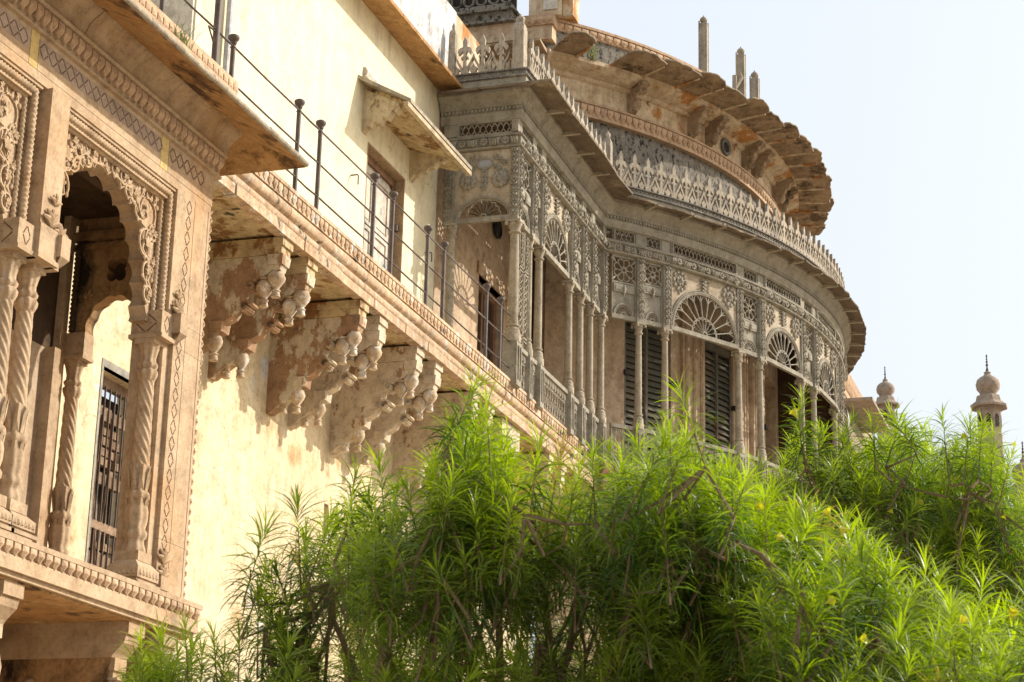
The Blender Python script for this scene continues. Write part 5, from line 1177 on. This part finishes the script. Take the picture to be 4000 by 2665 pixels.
def make_tree(name, label, poly, n, dfun, thick, base, limbs, seed, tips=(), scale=1.0, flowers=(), dens=lambda px, py: 1):
    r_ = np.random.default_rng(seed); T = thing(name, label, 'tree', (base[0], base[1], GROUND))
    xs_ = [p[0] for p in poly]; ys_ = [p[1] for p in poly]; pos = []
    clumps = []
    while len(clumps) < n // 9:
        px, py = r_.uniform(min(xs_), max(xs_)), r_.uniform(min(ys_), max(ys_))
        if in_poly(px, py, poly) and r_.random() < dens(px, py): clumps.append((px, py, dfun(px, py) + r_.uniform(0, thick)))
    while len(pos) < n:
        c = clumps[r_.integers(len(clumps))]; px, py = c[0] + r_.normal() * 125, c[1] + r_.normal() * 95
        if not in_poly(px, py, poly): continue
        pos.append((proj_pt(px, py, c[2] + r_.normal() * .16), 0))
    for px, py in tips: pos.append((proj_pt(px, py, dfun(px, py) + r_.uniform(0, .3)), 1))
    # limbs
    base = Vector(base); skel = []; wood = MB()
    for tg in limbs:
        pts = [base]; tgt = proj_pt(tg[0], tg[1] + 170, tg[2]); pos.append((proj_pt(tg[0], tg[1] + 20, tg[2]), 1)); mid = base.lerp(tgt, .5) + Vector(r_.normal(0, .25, 3)); mid.z = base.z + (tgt.z - base.z) * .62
        N = 14; line = []
        for i in range(N + 1):
            t = i / N; p = base * (1 - t) ** 2 + mid * 2 * t * (1 - t) + tgt * t * t
            p = p + Vector(r_.normal(0, .035, 3)) * (1 if 0 < i < N else 0); line.append(p)
        r0 = tg[3] if len(tg) > 3 else .05
        wood.tube(line, [max(.009, r0 * (1 - .85 * (i / N))) for i in range(N + 1)], 7)
        skel += [(p, i / N) for i, p in enumerate(line) if i > 3]
    sp = np.array([tuple(p) for p, _ in skel])
    # secondary: every shoot is joined to nearest wood by a bowed twig; growing skeleton
    order = sorted(range(len(pos)), key=lambda i: float(np.min(np.sum((sp - np.array(pos[i][0])) ** 2, 1))))
    twig = MB(); Vs = []; Fs = []; As = []; off = 0
    for k_, i in enumerate(order):
        p, tip = pos[i]; pa = np.array(p); j = int(np.argmin(np.sum((sp - pa) ** 2, 1) + .0)); q = Vector(sp[j]); L = (p - q).length
        up = Vector((0, 0, 1)); dirn = (p - q); dirn = dirn.normalized() if dirn.length > 1e-4 else up
        axis = (dirn * .40 + up * 1.1 + Vector(r_.normal(0, .26, 3))).normalized()
        if tip: axis = (up + Vector(r_.normal(0, .22, 3))).normalized()
        root = p - axis * .34 * scale
        m1 = q.lerp(root, .5) + Vector(r_.normal(0, .03, 3)) - up * .08 * L
        if L < 1.6:
            twig.tube([q, m1, root, root + axis * .24 * scale], [.0085, .0065, .0045, .002], 5)
            new = [tuple(m1), tuple(root)]; sp = np.vstack([sp, np.array(new)])
        V, Fc, A = VAR[r_.integers(len(VAR))]
        z = axis; xh = z.orthogonal().normalized(); yh = z.cross(xh); a = r_.uniform(0, 2 * pi)
        x2 = xh * cos(a) + yh * sin(a); y2 = z.cross(x2)
        Mx = np.array([tuple(x2), tuple(y2), tuple(z)]) * (scale * r_.uniform(.8, 1.15))
        W_ = V @ Mx; W_[:, 2] -= .12 * (W_[:, 2] < 0) * 0
        # gravity droop for hanging leaves
        Vs.append(W_ + np.array(tuple(root))); Fs.append(Fc + off); off += len(V); As.append(np.clip(A * r_.uniform(.75, 1.1) + r_.normal() * .13 - .08, 0, .92) if r_.random() > .012 else np.full(len(A), 1.0))
    part('limbs', wood, 'bark', T, smooth=60)
    part('twigs', twig, 'bark', T, smooth=60, kind='stuff')
    V = np.vstack(Vs); Fc = np.vstack(Fs); A = np.hstack(As)
    me = bpy.data.meshes.new('foliage'); me.vertices.add(len(V)); me.vertices.foreach_set('co', V.astype(np.float32).ravel())
    me.loops.add(Fc.size); me.loops.foreach_set('vertex_index', Fc.ravel().astype(np.int32))
    me.polygons.add(len(Fc)); me.polygons.foreach_set('loop_start', np.arange(0, Fc.size, 4, dtype=np.int32)); me.polygons.foreach_set('loop_total', np.full(len(Fc), 4, dtype=np.int32))
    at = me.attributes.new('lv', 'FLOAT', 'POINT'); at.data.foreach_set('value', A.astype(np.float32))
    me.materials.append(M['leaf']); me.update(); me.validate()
    me.polygons.foreach_set('use_smooth', np.ones(len(Fc), dtype=bool))
    o = link('foliage', me, T, kind='stuff')
    fl = MB()
    for k_ in range(6):
        a = 2 * pi * k_ / 6; b = 2 * pi * (k_ + 1) / 6
        fl.add([(0, 0, 0), (.008 * cos(a), .008 * sin(a), .025), (.026 * cos(a), .026 * sin(a), .05), (.030 * cos((a + b) / 2), .030 * sin((a + b) / 2), .052), (.026 * cos(b), .026 * sin(b), .05), (.008 * cos(b), .008 * sin(b), .025)], [(0, 1, 5), (1, 2, 3, 4, 5)])
    fm_ = fl.mesh('flower', M['flower'], None, False)
    at = fm_.attributes.new('lv', 'FLOAT', 'POINT')
    for px, py in flowers:
        o = link('flower', fm_, T, tuple(proj_pt(px, py, dfun(px, py) + .05))); o.rotation_euler = (r_.uniform(-1.5, 1.5), r_.uniform(-1.5, 1.5), 0); o.scale = (.58, .58, .7)
    return T

near_poly = [(480, 2760), (520, 2500), (700, 2400), (900, 2430), (1000, 2300), (1060, 2080), (1250, 2010), (1340, 1880), (1480, 1900), (1620, 1760), (1750, 1800), (1830, 1560), (1950, 1620), (2060, 1700), (2220, 1650), (2400, 1700), (2560, 1680), (2640, 1740), (2760, 1700), (2980, 1790), (3120, 1880), (3300, 1960), (3450, 2080), (3650, 2140), (3850, 2250), (4080, 2280), (4080, 2760), (560, 2760)]
near_tips = [(620, 2460), (540, 2520), (720, 2400), (830, 2400), (940, 2420), (560, 2600), (660, 2560), (760, 2500), (880, 2520), (500, 2640), (1040, 2060), (1160, 1960), (1010, 2300), (1060, 2180), (1400, 1780), (1560, 1840), (1480, 1800), (1870, 1470), (1900, 1560), (1760, 1620), (1990, 1640), (1830, 1700), (2110, 1690), (2310, 1680), (2430, 1800), (2640, 1480), (2610, 1600), (2700, 1660), (2860, 1760), (2620, 1700), (2780, 1780), (2940, 1800), (1100, 2420), (1200, 2500), (1350, 2100), (2560, 1880), (3100, 2000)]
make_tree('oleander_tree', 'bright green narrow leaved tree in the foreground under the gallery', near_poly, 1050, lambda px, py: 7.2 - .0006 * (px - 2000) + .0002 * max(0, 2400 - py), 2.3, (7.2, 2.2, GROUND),
          [(900, 2560, 7.8, .04), (1300, 2100, 8.0, .05), (1500, 2350, 7.6, .05), (1700, 1900, 8.2, .05), (1860, 1700, 7.9, .045), (2050, 2000, 8.0, .06), (2300, 1850, 8.2, .05), (2640, 1650, 7.9, .05), (2450, 2200, 7.6, .06), (2800, 2000, 8.0, .05), (3000, 2300, 7.4, .05), (3300, 2150, 7.8, .05), (3700, 2400, 7.4, .05), (700, 2500, 8.0, .035), (1800, 2300, 7.9, .06), (2100, 2350, 7.6, .06)],
          11, near_tips, 1.0, [(3330, 2070), (3220, 2360), (3080, 2110), (3340, 2500), (3120, 1640), (3940, 2420), (2960, 2000), (3250, 2030), (3950, 2430), (3740, 2450)],
          dens=lambda px, py: (.22 if math.hypot(px - 2020, (py - 2400) * 1.25) < 470 else 1) * max(.62 if py > 2330 and px < 1100 else 0, min(1, .36 + .64 * max(0, (px - 900) / 1700))))
far_poly = [(2920, 2200), (2950, 1800), (3050, 1640), (3200, 1680), (3330, 1720), (3450, 1640), (3560, 1640), (3680, 1700), (3800, 1660), (3880, 1640), (3960, 1780), (3940, 1880), (4080, 1900), (4080, 2400), (3300, 2300)]
far_tips = [(3130, 1530), (3110, 1600), (3200, 1620), (3330, 1640), (3400, 1600), (3540, 1580), (3480, 1620), (3680, 1610), (3740, 1690), (3840, 1620), (3880, 1680), (3960, 1740), (3790, 1640), (3610, 1660), (3300, 1700), (4000, 1860)]
make_tree('oleander_tree', 'second leafy tree farther back in front of the turrets', far_poly, 600, lambda px, py: 10.6, 2.2, (12.5, 1.0, GROUND),
          [(3130, 1700, 11.4, .05), (3350, 1800, 11.6, .05), (3500, 1720, 11.8, .05), (3700, 1760, 11.6, .05), (3850, 1750, 11.4, .05), (3950, 1950, 11.2, .05), (3600, 2000, 11.6, .06), (3200, 2000, 11.6, .05)],
          23, far_tips, 1.0, [(3940, 1740), (3750, 1715), (3720, 1870), (3580, 1970), (3460, 2000), (3620, 2150), (3900, 2020), (3555, 1745)])
